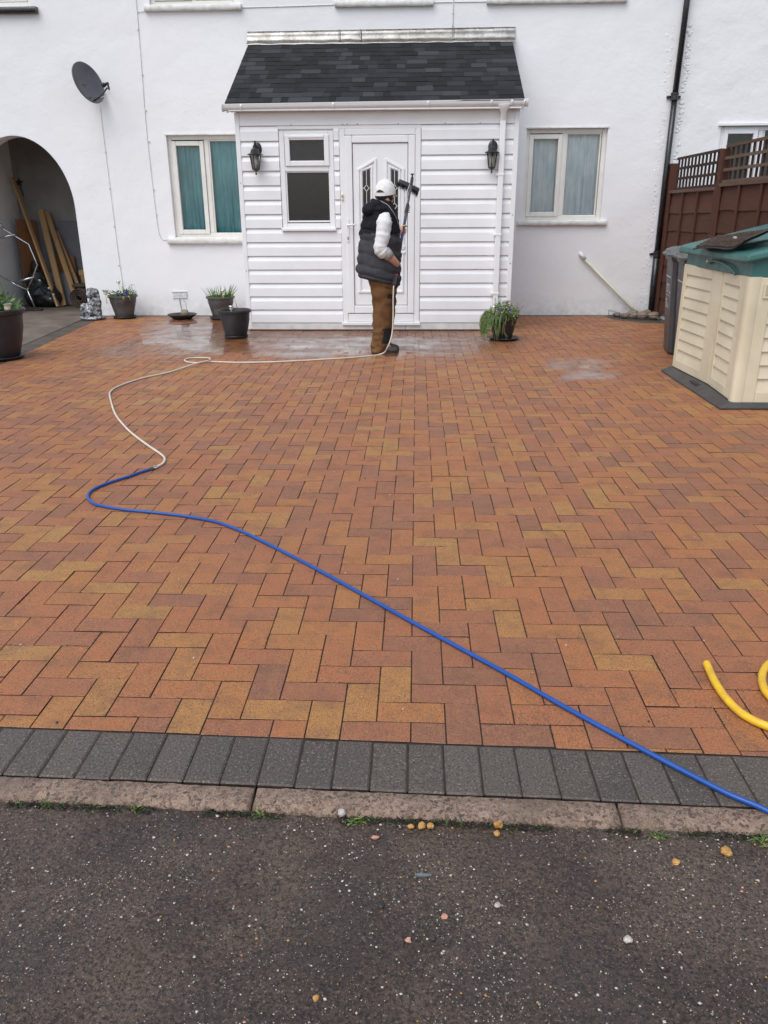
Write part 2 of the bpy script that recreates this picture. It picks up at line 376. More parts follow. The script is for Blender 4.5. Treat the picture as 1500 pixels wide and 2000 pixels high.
M['silver'] = mat('silver stone paint', (.42,.43,.44), (.07,.075,.08), 26, .35, .1, bscale=50, bstr=.6, bdist=.01, lo=.4, hi=.58, metal=.3)
M['leaf'] = mat('green leaf', (.085,.19,.03), (.15,.26,.05), 40, .5, bstr=0)
M['leafd'] = mat('dark leaf', (.045,.11,.022), (.085,.17,.036), 40, .5, bstr=0)
M['leafy'] = mat('yellowing leaf', (.30,.30,.07), (.36,.30,.14), 30, .6, bstr=0)
M['dry'] = mat('dry stem', (.20,.15,.09), (.12,.09,.055), 30, .8, bstr=0)
M['pansy'] = mat('violet petal', (.07,.045,.32), (.12,.08,.42), 60, .6, bstr=0)
M['pink'] = mat('faded pink petal', (.40,.25,.27), (.30,.18,.2), 60, .6, bstr=0)
M['lampwhite'] = mat('solar lamp plastic', (.68,.64,.48), (.6,.55,.4), 20, .4, bstr=0)
M['skin'] = mat('skin', (.56,.31,.22), (.50,.26,.18), 30, .5, bscale=300, bstr=.05)
M['hair'] = mat('brown hair', (.022,.014,.01), (.04,.026,.018), 200, .6, bscale=500, bstr=.6, bdist=.002)
M['cap'] = mat('white cotton cap', (.72,.72,.70), (.62,.61,.58), 30, .85, bscale=700, bstr=.2, bdist=.0006)
M['fleece'] = mat('black fleece', (.010,.010,.014), (.017,.017,.021), 60, .95, bscale=500, bstr=.5, bdist=.002, spec=.15)
M['quilt'] = mat('charcoal quilted cloth', (.040,.041,.048), (.055,.056,.064), 14, .85, bscale=400, bstr=.2, bdist=.001, spec=.2)
M['sweat'] = mat('pale grey sweatshirt', (.72,.72,.73), (.60,.60,.61), 24, .9, bscale=400, bstr=.25, bdist=.001, spec=.2)
M['cuff'] = mat('grey cuff', (.42,.40,.38), (.34,.32,.30), 50, .9, bscale=400, bstr=.3, bdist=.001)
M['trouser'] = mat('brown work trousers', (.165,.080,.030), (.105,.052,.021), 11, .85, bscale=500, bstr=.2, bdist=.001, spec=.25)
M['trblack'] = mat('black canvas', (.011,.011,.012), (.018,.018,.02), 40, .8, bscale=500, bstr=.2, bdist=.001)
M['boot'] = mat('dark boot', (.03,.024,.020), (.07,.058,.048), 40, .6, bscale=150, bstr=.3)
M['sole'] = mat('boot sole', (.03,.028,.026), None, 30, .8, bstr=.1)
M['ink'] = mat('tattoo ink', (.06,.05,.055), (.16,.10,.09), 60, .6, bstr=0)
M['carbon'] = mat('grey pole', (.055,.057,.062), (.075,.077,.082), 20, .35, bstr=0)
M['polblue'] = mat('blue pole', (.02,.05,.16), (.03,.03,.04), 30, .3, bstr=0)
M['bristle'] = mat('black bristle', (.012,.012,.013), (.03,.03,.03), 90, .6, bstr=0)
M['red'] = mat('red ring', (.5,.02,.03), None, 10, .4, bstr=0)
M['cable'] = mat('painted cable', (.72,.72,.71), (.55,.55,.54), 30, .6, bstr=0)
M['cablegrey'] = mat('grey cable', (.52,.52,.51), (.4,.4,.4), 30, .6, bstr=0)
M['sack'] = mat('black sack', (.008,.008,.010), (.014,.014,.016), 10, .4, .12, bscale=25, bstr=.8, bdist=.02)
M['carpet'] = mat('brown carpet', (.10,.07,.055), (.055,.04,.032), 40, .95, bscale=200, bstr=.4)
M['greyboard'] = mat('grey board', (.13,.13,.145), (.16,.16,.17), 4, .6, bstr=0)
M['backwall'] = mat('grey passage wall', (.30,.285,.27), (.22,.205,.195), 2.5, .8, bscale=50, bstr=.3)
for k,(a,b) in {'pebwhite':((.55,.51,.45),(.36,.32,.28)),'pebochre':((.36,.17,.035),(.48,.28,.09)),'pebpink':((.46,.20,.14),(.5,.28,.2)),'pebdark':((.012,.011,.011),(.03,.028,.026)),'pebslate':((.10,.12,.125),(.14,.16,.16))}.items():
    M[k] = mat(k, a, b, 90, .5, bscale=200, bstr=.3)

# ================================================================ ground, road, kerb, driveway
SK = -0.0304                                  # the kerb runs slightly skew to the herringbone
def yfront(x): return .0167 + SK*(x+.398)
YW_ = 9.85                                    # face of the house wall
YP = 8.28                                     # face of the porch
mb = MB()
z = -.14
mb.add([(-80,-80,z),(80,-80,z),(80,80,z),(-80,80,z)], [(0,1,2,3)])
struct(mb.build('ground', M['soil']))

KB, KF = -.2035, -.284                       # kerb back / front, measured from the block line
RZ = -.014                                    # road level
def skew(x, d): return (x, yfront(x)+d)
# road: a finely dented patch where the camera looks, plain sheet round it
mb = MB(); X0, X1, D0, D1 = -1.7, 1.7, -1.0, KF+.004; st = .0052
nx = int((X1-X0)/st); ny = int((D1-D0)/st)
vs = []
for j in range(ny+1):
    for i in range(nx+1):
        x = X0+(X1-X0)*i/nx; d = D0+(D1-D0)*j/ny; xx, yy = skew(x, d)
        q = Vector((xx*26, yy*26, 0)); q2 = Vector((xx*95, yy*95, 1.7))
        mask = min(1, max(0, noise.noise(Vector((xx*3.4, yy*3.4, 4)))*1.6+.55))
        h = .003*noise.noise(Vector((xx*4,yy*4,9))) + mask*(.0045*noise.noise(q)+.0046*noise.noise(q2)+.0022*noise.noise(q2*2.1))
        near = max(0, 1-(D1-d)/.07); h += near*(-.004+.006*noise.noise(Vector((xx*11,yy*11,3)))+.003*noise.noise(q2))
        edge = min(1, (d-D0)/.1, (x-X0)/.1, (X1-x)/.1)
        vs.append((xx, yy, RZ+h*edge))
fs = [(j*(nx+1)+i, j*(nx+1)+i+1, (j+1)*(nx+1)+i+1, (j+1)*(nx+1)+i) for j in range(ny) for i in range(nx)]
mb.add(vs, fs)
def q4(xa,xb,da,db): mb.add([skew(xa,da)+(RZ,), skew(xb,da)+(RZ,), skew(xb,db)+(RZ,), skew(xa,db)+(RZ,)], [(0,1,2,3)])
q4(-60,60,-7,D0); q4(-60,X0,D0,D1); q4(X1,60,D0,D1)
struct(mb.build('road', M['road'], smooth=True))

# kerb stones
kerb = thing('kerb', 'row', 'kerb', (0,0,0)); del kerb['label']; del kerb['category']; struct(kerb)
kl = .915; sx = -.398
for i in range(-6, 7):
    a = sx+i*kl+.004; b = sx+(i+1)*kl-.004; ns = 60; rs = []
    for k in range(ns+1):
        x = a+(b-a)*k/ns; r = []
        prof = [(KB,-.1),(KB,-.006),(KB-.006,-.001),(KB-.05,-.001),(KF+.022,-.003),(KF+.010,-.006),(KF+.002,-.013),(KF-.001,-.1)]
        for t,(d,z) in enumerate(prof):
            nn = noise.noise(Vector((x*22,t*1.7,i*3)))*.006+noise.noise(Vector((x*70,t*3,i)))*.0035
            e = min(k, ns-k); endr = -.004 if e == 0 and 1 < t < 7 else 0
            xx, yy = skew(x, d + (nn if t >= 4 else 0)); r.append((xx, yy, z+(nn*.8 if 2 <= t <= 6 else 0)+endr))
        rs.append(r)
    MB().rings(rs, (True,True), closed=False).build('kerbstone', M['kerb'], kerb, smooth=True)

# driveway: bed, then blocks
drive = thing('driveway', 'x', 'x', (0,0,0)); del drive['label']; del drive['category']; struct(drive)
mb = MB()
LX0, LX1 = -4.055, -4.46
def xleft(y): return -4.096+(y-5.841)*(-4.446+4.096)/(9.304-5.841)
XR, YB = 3.36, 9.72
bz = -.0042
mb.add([(xleft(-.3)-.25,yfront(-4)-.2,bz),(XR,yfront(XR)-.2,bz),(XR,9.9,bz),(xleft(9.9)-.25,9.9,bz)], [(0,1,2,3)])
mb.build('jointing_sand', M['joint'], drive)
def clip(poly, a, b, c):      # keep a*x+b*y+c >= 0
    out = []
    for i in range(len(poly)):
        p, q = poly[i], poly[(i+1)%len(poly)]
        dp = a*p[0]+b*p[1]+c; dq = a*q[0]+b*q[1]+c
        if dp >= 0: out.append(p)
        if (dp >= 0) != (dq >= 0):
            t = dp/(dp-dq); out.append((p[0]+(q[0]-p[0])*t, p[1]+(q[1]-p[1])*t))
    return out
def inset(poly, d):
    n = len(poly); L = []
    for i in range(n):
        p, q = poly[i], poly[(i+1)%n]; ex, ey = q[0]-p[0], q[1]-p[1]; l = sqrt(ex*ex+ey*ey) or 1e-9
        nx_, ny_ = -ey/l, ex/l; L.append((nx_, ny_, nx_*p[0]+ny_*p[1]+d))
    out = []
    for i in range(n):
        a1,b1,c1 = L[i-1]; a2,b2,c2 = L[i]; det = a1*b2-a2*b1
        if abs(det) < 1e-6: out.append(poly[i]); continue
        out.append(((c1*b2-c2*b1)/det, (a1*c2-a2*c1)/det))
    return out
def area(p): return .5*sum(p[i][0]*p[(i+1)%len(p)][1]-p[(i+1)%len(p)][0]*p[i][1] for i in range(len(p)))
def block(mb, poly, z=0, tx=0, ty=0, ch=.0015):
    n = len(poly); cx = sum(p[0] for p in poly)/n; cy = sum(p[1] for p in poly)/n
    ti = inset(poly, ch); H = lambda p: z+(p[0]-cx)*tx+(p[1]-cy)*ty
    vs = [(p[0],p[1],-.03) for p in poly]+[(p[0],p[1],H(p)-ch*.8) for p in poly]+[(p[0],p[1],H(p)) for p in ti]
    fs = []
    for k in (0,1):
        for i in range(n): j = (i+1)%n; fs.append((k*n+i,k*n+j,(k+1)*n+j,(k+1)*n+i))
    mb.add(vs, fs[n:]+[tuple(range(2*n,3*n))]); k0 = len(mb.v)-len(vs)
    mb.f += [tuple(i+k0 for i in f) for f in fs[:n]]; mb.mi += [1]*n
porch_x0, porch_x1 = -2.11, 1.16
cells = []
for y in range(-4, 99):
    for x in range(-47, 35):
        s = (x-y+2) % 4
        if s == 0: P = [(x,y),(x+2,y),(x+2,y+1),(x,y+1)]; o = 0
        elif s == 3: P = [(x,y),(x+1,y),(x+1,y+2),(x,y+2)]; o = 1
        else: continue
        P = [(a*.1,b*.1) for a,b in P]
        if all(porch_x0+.02 < a < porch_x1-.02 and b > YP+.03 for a,b in P): continue
        full = P
        P = clip(P, -SK, 1, -(.0167+SK*.398)-.001)                       # front line
        ml = (-4.446+4.096)/(9.304-5.841)
        P = clip(P, 1, -ml, 4.096+ml*5.841) if P else P
        P = clip(P, -1, 0, XR) if P else P
        P = clip(P, 0, -1, YB) if P else P
        if len(P) < 3 or area(P) < .0012: continue
        cut = abs(area(P)-.02) > 1e-5
        cells.append((P, o, cut))
def seen(P):
    c = Vector((sum(p[0] for p in P)/len(P), sum(p[1] for p in P)/len(P), 0)); u,v,zc = PX(c)
    if not (-20 < u < 1520 and 0 < v < 2010): return 0
    q = [PX((p[0],p[1],0))[:2] for p in P]; return abs(area(q))
cells.sort(key=lambda t: -seen(t[0]))
base_mesh = {}
mesh_for = {}
field = MB()
for i,(P,o,cut) in enumerate(cells):
    z = random.uniform(-.0012,.0009); tx, ty = random.gauss(0,.006), random.gauss(0,.006)
    dj = random.uniform(.0014,.0026)
    if i < 300:
        cx = sum(p[0] for p in P)/len(P); cy = sum(p[1] for p in P)/len(P)
        if not cut:
            if o not in mesh_for:
                mb = MB(); block(mb, inset([(p[0]-cx,p[1]-cy) for p in P], .0019)); t = mb.build('paving_block', [M['brick'],M['joint']], drive)
                mesh_for[o] = t.data; ob = t
            else:
                ob = bpy.data.objects.new('paving_block', mesh_for[o]); COL.objects.link(ob); ob.parent = drive
            ob.location = (cx, cy, z); ob.rotation_euler = (ty, -tx, random.gauss(0,.003))
        else:
            mb = MB(); block(mb, inset(P, .0019), z, tx, ty); mb.build('paving_block', [M['brick'],M['joint']], drive, loc=(cx,cy,0))
    else:
        block(field, inset(P, dj), z, tx, ty)
o = field.build('paving_block_field', [M['brickf'],M['joint']], drive); o['kind'] = 'stuff'
# charcoal soldier course along the kerb
for k in range(-26, 28):
    x = -.398+.0976*k; a = []
    for (dx,d) in ((0,-.2),(.0976,-.2),(.0976,0),(0,0)):
        xx, yy = skew(x+dx, d); a.append((xx+ SK*-(d)*0, yy))
    cx = x+.0488; cy = yfront(cx)-.1
    mb = MB(); block(mb, inset(a, .0019), random.uniform(-.002,.001), random.gauss(0,.006), random.gauss(0,.006), .0045)
    mb.build('edging_block', [M['edging'],M['joint']], drive, loc=(cx,cy,0))
# charcoal edging down the left side and along the wall
yy = -.1; ang = atan2(-4.446+4.096, 9.304-5.841)
while yy < 9.6:
    L = .2; x0 = xleft(yy); x1 = xleft(yy+L)
    if yy > 4.5:
        mb = MB(); block(mb, inset([(x0-.205,yy),(x0-.002,yy),(x1-.002,yy+L),(x1-.205,yy+L)][::1], .0018), random.uniform(-.002,.001))
        mb.build('edging_block', [M['edging'],M['joint']], drive, loc=(x0-.1,yy+L/2,0))
    yy += L
x = 1.2
while x < 3.2:
    mb = MB(); block(mb, inset([(x,YB+.003),(x+.2,YB+.003),(x+.2,YW_-.012),(x,YW_-.012)], .0018), .001)
    mb.build('edging_block', [M['edging'],M['joint']], drive, loc=(x+.1,YB+.06,0)); x += .2
x = -4.45
while x < -2.3:
    mb = MB(); block(mb, inset([(x,YB+.003),(x+.2,YB+.003),(x+.2,YW_-.012),(x,YW_-.012)], .0018), .001)
    mb.build('edging_block', [M['edging'],M['joint']], drive, loc=(x+.1,YB+.06,0)); x += .2
# dark moss and silt packed in some joints
mb = MB()
for (P,o,cut) in cells[:1500]:
    for i in range(len(P)):
        p, q = P[i], P[(i+1)%len(P)]; l = sqrt((q[0]-p[0])**2+(q[1]-p[1])**2)
        for k in range(int(l/.006)):
            t = random.random(); x = p[0]+(q[0]-p[0])*t; y = p[1]+(q[1]-p[1])*t
            nn = noise.noise(Vector((x*5,y*5,2)))+.6*noise.noise(Vector((x*19,y*19,5)))
            if nn < .30+.25*random.random(): continue
            r = random.uniform(.0018,.0042); x += random.gauss(0,.0016); y += random.gauss(0,.0016); a = random.random()*3
            mb.add([(x+r*cos(a+j*1.57)*random.uniform(.6,1.4),y+r*sin(a+j*1.57)*random.uniform(.6,1.4),-.004) for j in range(4)]+[(x,y,.0006+r*.25)], [(0,1,4),(1,2,4),(2,3,4),(3,0,4)])
o = mb.build('joint_moss', mat('joint moss',(.020,.014,.010),(.045,.032,.018),120,.9,bstr=0), drive); o['kind'] = 'stuff'
# concrete path on the left leading to the archway
mb = MB(); rs = []
for j in range(41):
    y = 2.0+(9.84-2.0)*j/40; xr = xleft(y)-.205; r = []
    for i in range(31):
        t = i/30; x = xr-3.2*t
        lip = min(1, max(0, (xr-x-.10-.18*max(0,(9.2-y)/3))/.07)); lip = lip*lip*(3-2*lip)
        h = -.022+.02*lip+.012*noise.noise(Vector((x*2.5,y*2.5,0)))*min(1,(xr-x)*4)+.004*noise.noise(Vector((x*13,y*13,2)))*min(1,(xr-x)*6)
        r.append((x,y,h))
    rs.append(r)
mb.rings(rs, (False,False), closed=False)
struct(mb.build('path', M['concrete'], smooth=True))
mb = MB(); rs = []
for j in range(13):
    y = 9.84+(11.5-9.84)*j/12
    rs.append([(-6.40+1.66*i/12, y, .0+.004*noise.noise(Vector((i*.9,y*4,1)))) for i in range(13)])
mb.rings(rs, (False,False), closed=False); struct(mb.build('passage_floor', M['concrete'], smooth=True))

# loose chips on the road (uncountable), single larger stones, weeds in the gutter
chips = MB()
for i in range(24000):
    x = random.uniform(-1.5,1.5); d = random.uniform(-.95,KF-.01); xx, yy = skew(x, d)
    dens = noise.noise(Vector((xx*3,yy*3,7)))*.8+.5-.12+ (.45 if (.3 < xx < .55 and yy < -.5) else .1)
    if random.random() > dens: continue
    r = min(.0040, .0009+random.expovariate(1/.00065)); c = Vector((xx,yy,RZ+r*.5))
    k = random.random(); mi = 0 if k < .30 else (1 if k < .55 else (2 if k < .60 else (3 if k < .62 else 4)))
    a = random.random()*6; fl = random.uniform(.5,.9)
    pts = [c+Vector((r*cos(a+t*pi/2)*random.uniform(.7,1.3), r*sin(a+t*pi/2)*random.uniform(.7,1.3), 0)) for t in range(4)]+[c+Vector((0,0,r*fl)), c-Vector((0,0,r*.6))]
    chips.add(pts, [(0,1,4),(1,2,4),(2,3,4),(3,0,4),(1,0,5),(2,1,5),(3,2,5),(0,3,5)], mi)
o = chips.build('gravel', [M['pebwhite'], mat('grey chip',(.2,.185,.17),(.13,.12,.11),60,.6,bstr=0), M['pebochre'], M['pebpink'], mat('dark chip',(.03,.025,.022),(.06,.048,.04),60,.45,bstr=0)]); o['kind'] = 'stuff'
o['label'] = 'fine pale chippings scattered over the wet road'
o['category'] = 'gravel'
def pebble(u, v, wpx, key, label, flat=.6, asp=1.0):
    p = G(u, v, RZ); r = wpx/ (F/PX(p)[2])/2
    mb = MB(); mb.ball((p.x,p.y,RZ+r*flat*.8), r, r*asp, r*flat, 9, 6, wob=.55, seed=u*.37)
    o = mb.build('pebble', M[key], loc=(p.x,p.y,RZ)); tag(o, label, 'stone', 'loose stones on the road'); return o
pebble(668,1594,17,'pebwhite','pale triangular stone standing against the kerb face',1.0,.6)
pebble(803,1617,13,'pebochre','leftmost of three ochre pebbles in a row below the kerb')
pebble(824,1616,16,'pebochre','middle one of three ochre pebbles in a row below the kerb')
pebble(841,1616,15,'pebochre','rightmost of three ochre pebbles in a row below the kerb')
pebble(973,1617,19,'pebochre','largest orange pebble near the kerb, above a yellowish one',.9,.7)
pebble(971,1630,14,'pebochre','yellowish pebble just below the largest orange pebble')
pebble(732,1638,18,'pebpink','flat pink brick fragment lying on the road',.4,.5)
pebble(828,1712,30,'pebslate','thin slate-coloured sliver lying on the road',.3,.22)
pebble(972,1770,13,'pebwhite','white stone in the middle of the road, right of centre',.7)
pebble(1226,1838,17,'pebwhite','largest white stone on the right part of the road',.7)
pebble(1418,1667,24,'pebochre','large tan and brown stone near the right end of the kerb',.65)
pebble(1320,1686,15,'pebochre','small ochre stone left of the large tan stone')
pebble(617,1952,14,'pebochre','yellow pebble at the bottom edge of the picture')
pebble(797,1838,13,'pebpink','small rust-red pebble right of the road centre')
pebble(868,1792,13,'pebpink','dull red pebble above the rust-red one')
pebble(845,1836,14,'pebdark','black shiny pebble beside the rust-red one')
pebble(745,1770,13,'pebdark','small black lump near the middle of the road')
def weed(u, v, w, n, label, h=.015):
    p = G(u, v, RZ); mb = MB()
    for i in range(n):
        b = p+Vector((random.gauss(0,w*.4), random.gauss(0,.006), 0)); b.z = RZ-.003
        mb.blade(b, (random.gauss(0,.6), random.gauss(-.25,.4), random.uniform(.3,1)), h*random.uniform(.5,1.4), .0025, .5, 3, random.choice((0,0,1,2)))
    tag(mb.build('grass_tuft', [M['leaf'],M['leafd'],M['leafy']], loc=p), label, 'weed', 'weeds in the gutter')
weed(265,1576,.016,34,'tiny bright green tuft in the gutter at the left')
weed(505,1588,.012,40,'dark moss tuft below the left kerb joint',.014)
weed(700,1600,.03,70,'broad grass tuft in the gutter right of the pale triangular stone')
weed(1290,1632,.035,60,'sparse grass tuft in the gutter towards the right')
weed(1492,1645,.015,26,'bright green leaf sprig in the gutter at the right edge',.03)
weed(90,1566,.02,30,'faint grass tuft in the gutter at the far left',.014)
# mossy dirt in the gutter joint
mb = MB()
for i in range(5200):
    x = random.uniform(-1.4,1.4); xx,yy = skew(x, KF+random.gauss(-.006,.006))
    if noise.noise(Vector((xx*6,0,5))) < -.1: continue
    mb.blade((xx,yy,RZ-.002), (random.gauss(0,.7),random.gauss(-.3,.5),random.uniform(.2,1)), random.uniform(.005,.015), .0024, .6, 2, 0 if random.random() < .85 else 1)
o = mb.build('gutter_moss', [mat('gutter dirt',(.02,.015,.011),(.035,.026,.018),50,.9,bstr=0), M['leafd']]); o['kind'] = 'stuff'
o['label'] = 'dark moss and dirt along the foot of the kerb'; o['category'] = 'moss'

# thin sheets of standing water
def watermat():
    m, n = newmat('water film'); o = n.nodes.new('ShaderNodeOutputMaterial'); p = pos(n)
    at = n.nodes.new('ShaderNodeAttribute'); at.attribute_name = 'wet'
    k = mth(n,'ADD', at.outputs['Fac'], mth(n,'MULTIPLY', mth(n,'SUBTRACT', noi(n,p,3.5,5), .5), 1.1))
    a = ramp(n, k, [(.28,0),(.75,.85)])
    fr = N(n,'ShaderNodeFresnel'); fr.inputs[0].default_value = 1.36
    bp = n.nodes.new('ShaderNodeBump'); bp.inputs['Strength'].default_value = .05; bp.inputs['Distance'].default_value = .004; n.links.new(noi(n,p,14,3), bp.inputs['Height'])
    t = N(n,'ShaderNodeBsdfTransparent'); g = N(n,'ShaderNodeBsdfGlossy'); g.inputs['Roughness'].default_value = .07
    n.links.new(bp.outputs[0], g.inputs['Normal']); n.links.new(bp.outputs[0], fr.inputs['Normal'])
    n.links.new(mixc(n, a, (1,1,1), (.86,.84,.83)), t.inputs[0])
    x = N(n,'ShaderNodeMixShader'); n.links.new(mth(n,'MULTIPLY',fr.outputs[0],a), x.inputs[0]); n.links.new(t.outputs[0], x.inputs[1]); n.links.new(g.outputs[0], x.inputs[2])
    n.links.new(x.outputs[0], o.inputs[0]); return m
M['water'] = watermat()
def puddle(pts, z=.0011, k=.56):
    pts = smoothpath([Vector((p.x,p.y,0)) for p in pts]+[Vector((pts[0].x,pts[0].y,0))], 6)[:-1]
    c = sum(pts, Vector())/len(pts); mb = MB(); rs = []
    for t in (1,.85,.65,.35,.05): rs.append([(c.x+(p.x-c.x)*t, c.y+(p.y-c.y)*t, z) for p in pts])
    mb.rings(rs, (False,True), closed=True); o = mb.build('puddle', M['water'])
    a = o.data.attributes.new('wet','FLOAT','POINT'); n = len(pts); vals = []
    for w in (0,.45,.75,1,1): vals += [w*k]*n
    a.data.foreach_set('value', vals); struct(o); return o
puddle([G(230,672),G(262,640),G(300,617),G(420,617),G(455,640),G(470,700),G(400,706),G(330,700)])
puddle([G(470,648),G(640,646),G(840,652),G(960,660),G(955,694),G(860,702),G(760,706),G(600,708),G(480,706),G(425,690)])
puddle([G(1020,700),G(1110,686),G(1215,705),G(1235,735),G(1170,752),G(1080,752)], k=.5)

# ================================================================ house
house = thing('terraced_house', 'white rendered terraced house with an archway on its left', 'house', (0,YW_,0))
def wallgrid(mb, x0, x1, z0, z1, y, holes, depth=.14):
    xs = sorted({x0,x1}|{h[0] for h in holes}|{h[1] for h in holes}); zs = sorted({z0,z1}|{h[2] for h in holes}|{h[3] for h in holes})
    for a,b in zip(xs, xs[1:]):
        for c,d in zip(zs, zs[1:]):
            mx, mz = (a+b)/2, (c+d)/2
            if any(h[0] < mx < h[1] and h[2] < mz < h[3] for h in holes): continue
            mb.add([(a,y,c),(b,y,c),(b,y,d),(a,y,d)], [(0,1,2,3)])
    for h in holes:
        a,b,c,d = h[:4]; dd = depth
        mb.add([(a,y,c),(b,y,c),(b,y,d),(a,y,d),(a,y+dd,c),(b,y+dd,c),(b,y+dd,d),(a,y+dd,d)], [(0,4,5,1),(1,5,6,2),(2,6,7,3),(3,7,4,0)])
AX0, AX1, AZS, AZT = -6.24, -4.77, 1.45, 2.39
LW = (-3.395,-2.03,1.06,2.375); RW = (1.455,2.52,1.265,2.415)
UPW = [(-3.45,-2.32,3.875,4.95), (-1.0,.13,3.89,4.95), (.92,2.55,3.895,4.95), (-6.1,-5.0,3.89,4.95)]
mb = MB()
wallgrid(mb, -9, 3.36, -.1, 5.9, YW_, [LW, RW, (AX0,AX1,-.1,AZT)]+UPW)
# undo the square head of the archway: spandrels and a ragged curved edge
ac = (AX0+AX1)/2; aw = (AX1-AX0)/2; arc = []
for i in range(41):
    t = pi-pi*i/40; arc.append((ac+aw*cos(t), AZS+(AZT-AZS)*sin(t)))
for (xa,za),(xb,zb) in zip(arc, arc[1:]):
    mb.add([(xa,YW_,za),(xb,YW_,zb),(xb,YW_,AZT),(xa,YW_,AZT)], [(0,1,2,3)])
mb.build('wall', M['render'], house)
# archway: rounded nosing, vault and side walls running back
prof = [(AX0,-.05)]+arc+[(AX1,-.05)]
mb = MB(); rs = []
for y in (YW_-.001, YW_+.02, YW_+.28):
    sh = {0:.012, 1:0, 2:0}[(YW_-.001, YW_+.02, YW_+.28).index(y)]
    rs.append([(ac+(x-ac)*(1+sh), y, z+(sh if z > 1 else 0)) for x,z in prof])
mb.rings(rs, (False,False), closed=False); mb.build('archway_edge', M['render'], house, smooth=True)
YE = 11.5; xl_, xr_ = -6.37, ac+aw*1.03; ya_ = YW_+.282
mb = MB(); mb.add([(xl_,ya_,-.05),(xl_,YE,-.05),(xl_,YE,2.7),(xl_,ya_,2.7)], [(0,1,2,3)]); mb.build('archway_side_wall', M['passage'], house)
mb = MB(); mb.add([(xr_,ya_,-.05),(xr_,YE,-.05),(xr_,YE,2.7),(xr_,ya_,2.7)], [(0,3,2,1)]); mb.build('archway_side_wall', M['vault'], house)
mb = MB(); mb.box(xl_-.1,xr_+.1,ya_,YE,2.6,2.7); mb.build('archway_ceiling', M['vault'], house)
mb = MB(); mb.prism([(x,ya_-.002,z) for x,z in arc]+[(xr_,ya_-.002,AZS),(xr_,ya_-.002,2.7),(xl_,ya_-.002,2.7),(xl_,ya_-.002,AZS)], (0,.01,0)); mb.build('archway_inner_face', M['vault'], house)
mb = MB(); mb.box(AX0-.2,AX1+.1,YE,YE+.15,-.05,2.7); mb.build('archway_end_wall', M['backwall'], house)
mb = MB(); mb.box(-9.2,9.2,YW_+.02,YW_+.25,5.9,6.05); mb.build('wall_plate', M['render'], house)
mb = MB(); mb.prismx([(YW_-.35,5.75),(YW_+4.2,8.6),(YW_+4.2,8.75),(YW_-.35,5.9)], -9.1, 3.36); mb.build('roof', M['shingle'], house)

def window(parent, x0,x1,z0,z1, y, lights, fmat, name='window', fw=.055, mull=None, back=True, glass='glass'):
    """frame mesh with sash and pane children; lights: (xa,xb,za,zb,opening)"""
    mb = MB(); d0, d1 = y, y+.07
    mb.box(x0,x0+fw,d0,d1,z0,z1); mb.box(x1-fw,x1,d0,d1,z0,z1)
    mb.box(x0+fw,x1-fw,d0+.001,d1,z1-fw,z1); mb.box(x0+fw,x1-fw,d0+.001,d1,z0,z0+fw)
    for a in (mull or []):
        if a[0] == 'v': mb.box(a[1]-.03,a[1]+.03,d0+.002,d1,z0+fw,z1-fw)
        else: mb.box(x0+fw,x1-fw,d0+.002,d1,a[1]-.03,a[1]+.03)
    fr = mb.build(name, fmat, parent, bevel=.006)
    for (xa,xb,za,zb,op) in lights:
        if op:
            s = MB(); w = .058; e = y-.016
            s.box(xa-w,xa,e,y+.05,za-w,zb+w); s.box(xb,xb+w,e,y+.05,za-w,zb+w); s.box(xa,xb,e+.0005,y+.05,zb,zb+w); s.box(xa,xb,e+.0005,y+.05,za-w,za)
            s.build('sash', fmat, fr, bevel=.007)
        else:
            s = MB(); w = .02; e = y+.012
            s.box(xa-w,xa,e,y+.05,za-w,zb+w); s.box(xb,xb+w,e,y+.05,za-w,zb+w); s.box(xa,xb,e,y+.05,zb,zb+w); s.box(xa,xb,e,y+.05,za-w,za)
            s.build('bead', fmat, fr, bevel=.004)
        MB().box(xa-.004,xb+.004,y+.024,y+.03,za-.004,zb+.004).build('pane', M[glass], fr)
    if back:
        b = MB(); t = y+.075; e = y+.9
        b.add([(x0,t,z0),(x1,t,z0),(x1,t,z1),(x0,t,z1),(x0,e,z0),(x1,e,z0),(x1,e,z1),(x0,e,z1)], [(4,5,6,7),(0,1,5,4),(1,2,6,5),(2,3,7,6),(3,0,4,7)])
        b.build('room', M['darkroom'], fr)
    return fr
def sill(parent, x0,x1,z0,z1,y0,y1,m_, name='sill'):
    mb = MB(); rs = []; n = 40
    for k in range(n+1):
        x = x0+(x1-x0)*k/n; w = noise.noise(Vector((x*7,z0,0)))*.004; w2 = noise.noise(Vector((x*19,z0,3)))*.005
        rs.append([(x,y1,z0),(x,y0+.01,z0+w2),(x,y0+w,z0+.012+w2),(x,y0+w,z1-.014),(x,y0+.01,z1-.003),(x,y1,z1+.008)])
    mb.rings(rs, (True,True)); return mb.build(name, m_, parent, smooth='auto', ang=50)
yw = YW_+.055
w = window(house, *LW[:2], LW[2]+.012, LW[3], yw, [(-3.285,-2.962,1.172,2.247,True),(-2.82,-2.2,1.13,2.303,False)], M['upvcold'], mull=[('v',-2.87)])
sill(w, -3.5,-1.98,.985,1.07,YW_-.055,YW_+.13,M['sill'])
w = window(house, *RW[:2], RW[2]+.012, RW[3], yw, [(1.557,1.882,1.38,2.29,True),(2.012,2.436,1.338,2.345,False)], M['upvcold'], mull=[('v',1.965)])
sill(w, 1.385,2.60,1.205,1.275,YW_-.05,YW_+.13,M['sill'])
MB().box(1.44,2.535,YW_-.012,YW_+.05,2.416,2.432).build('drip_edge', M['sill'], house)
MB().box(-3.41,-2.02,YW_-.012,YW_+.05,2.376,2.392).build('drip_edge', M['sill'], house)
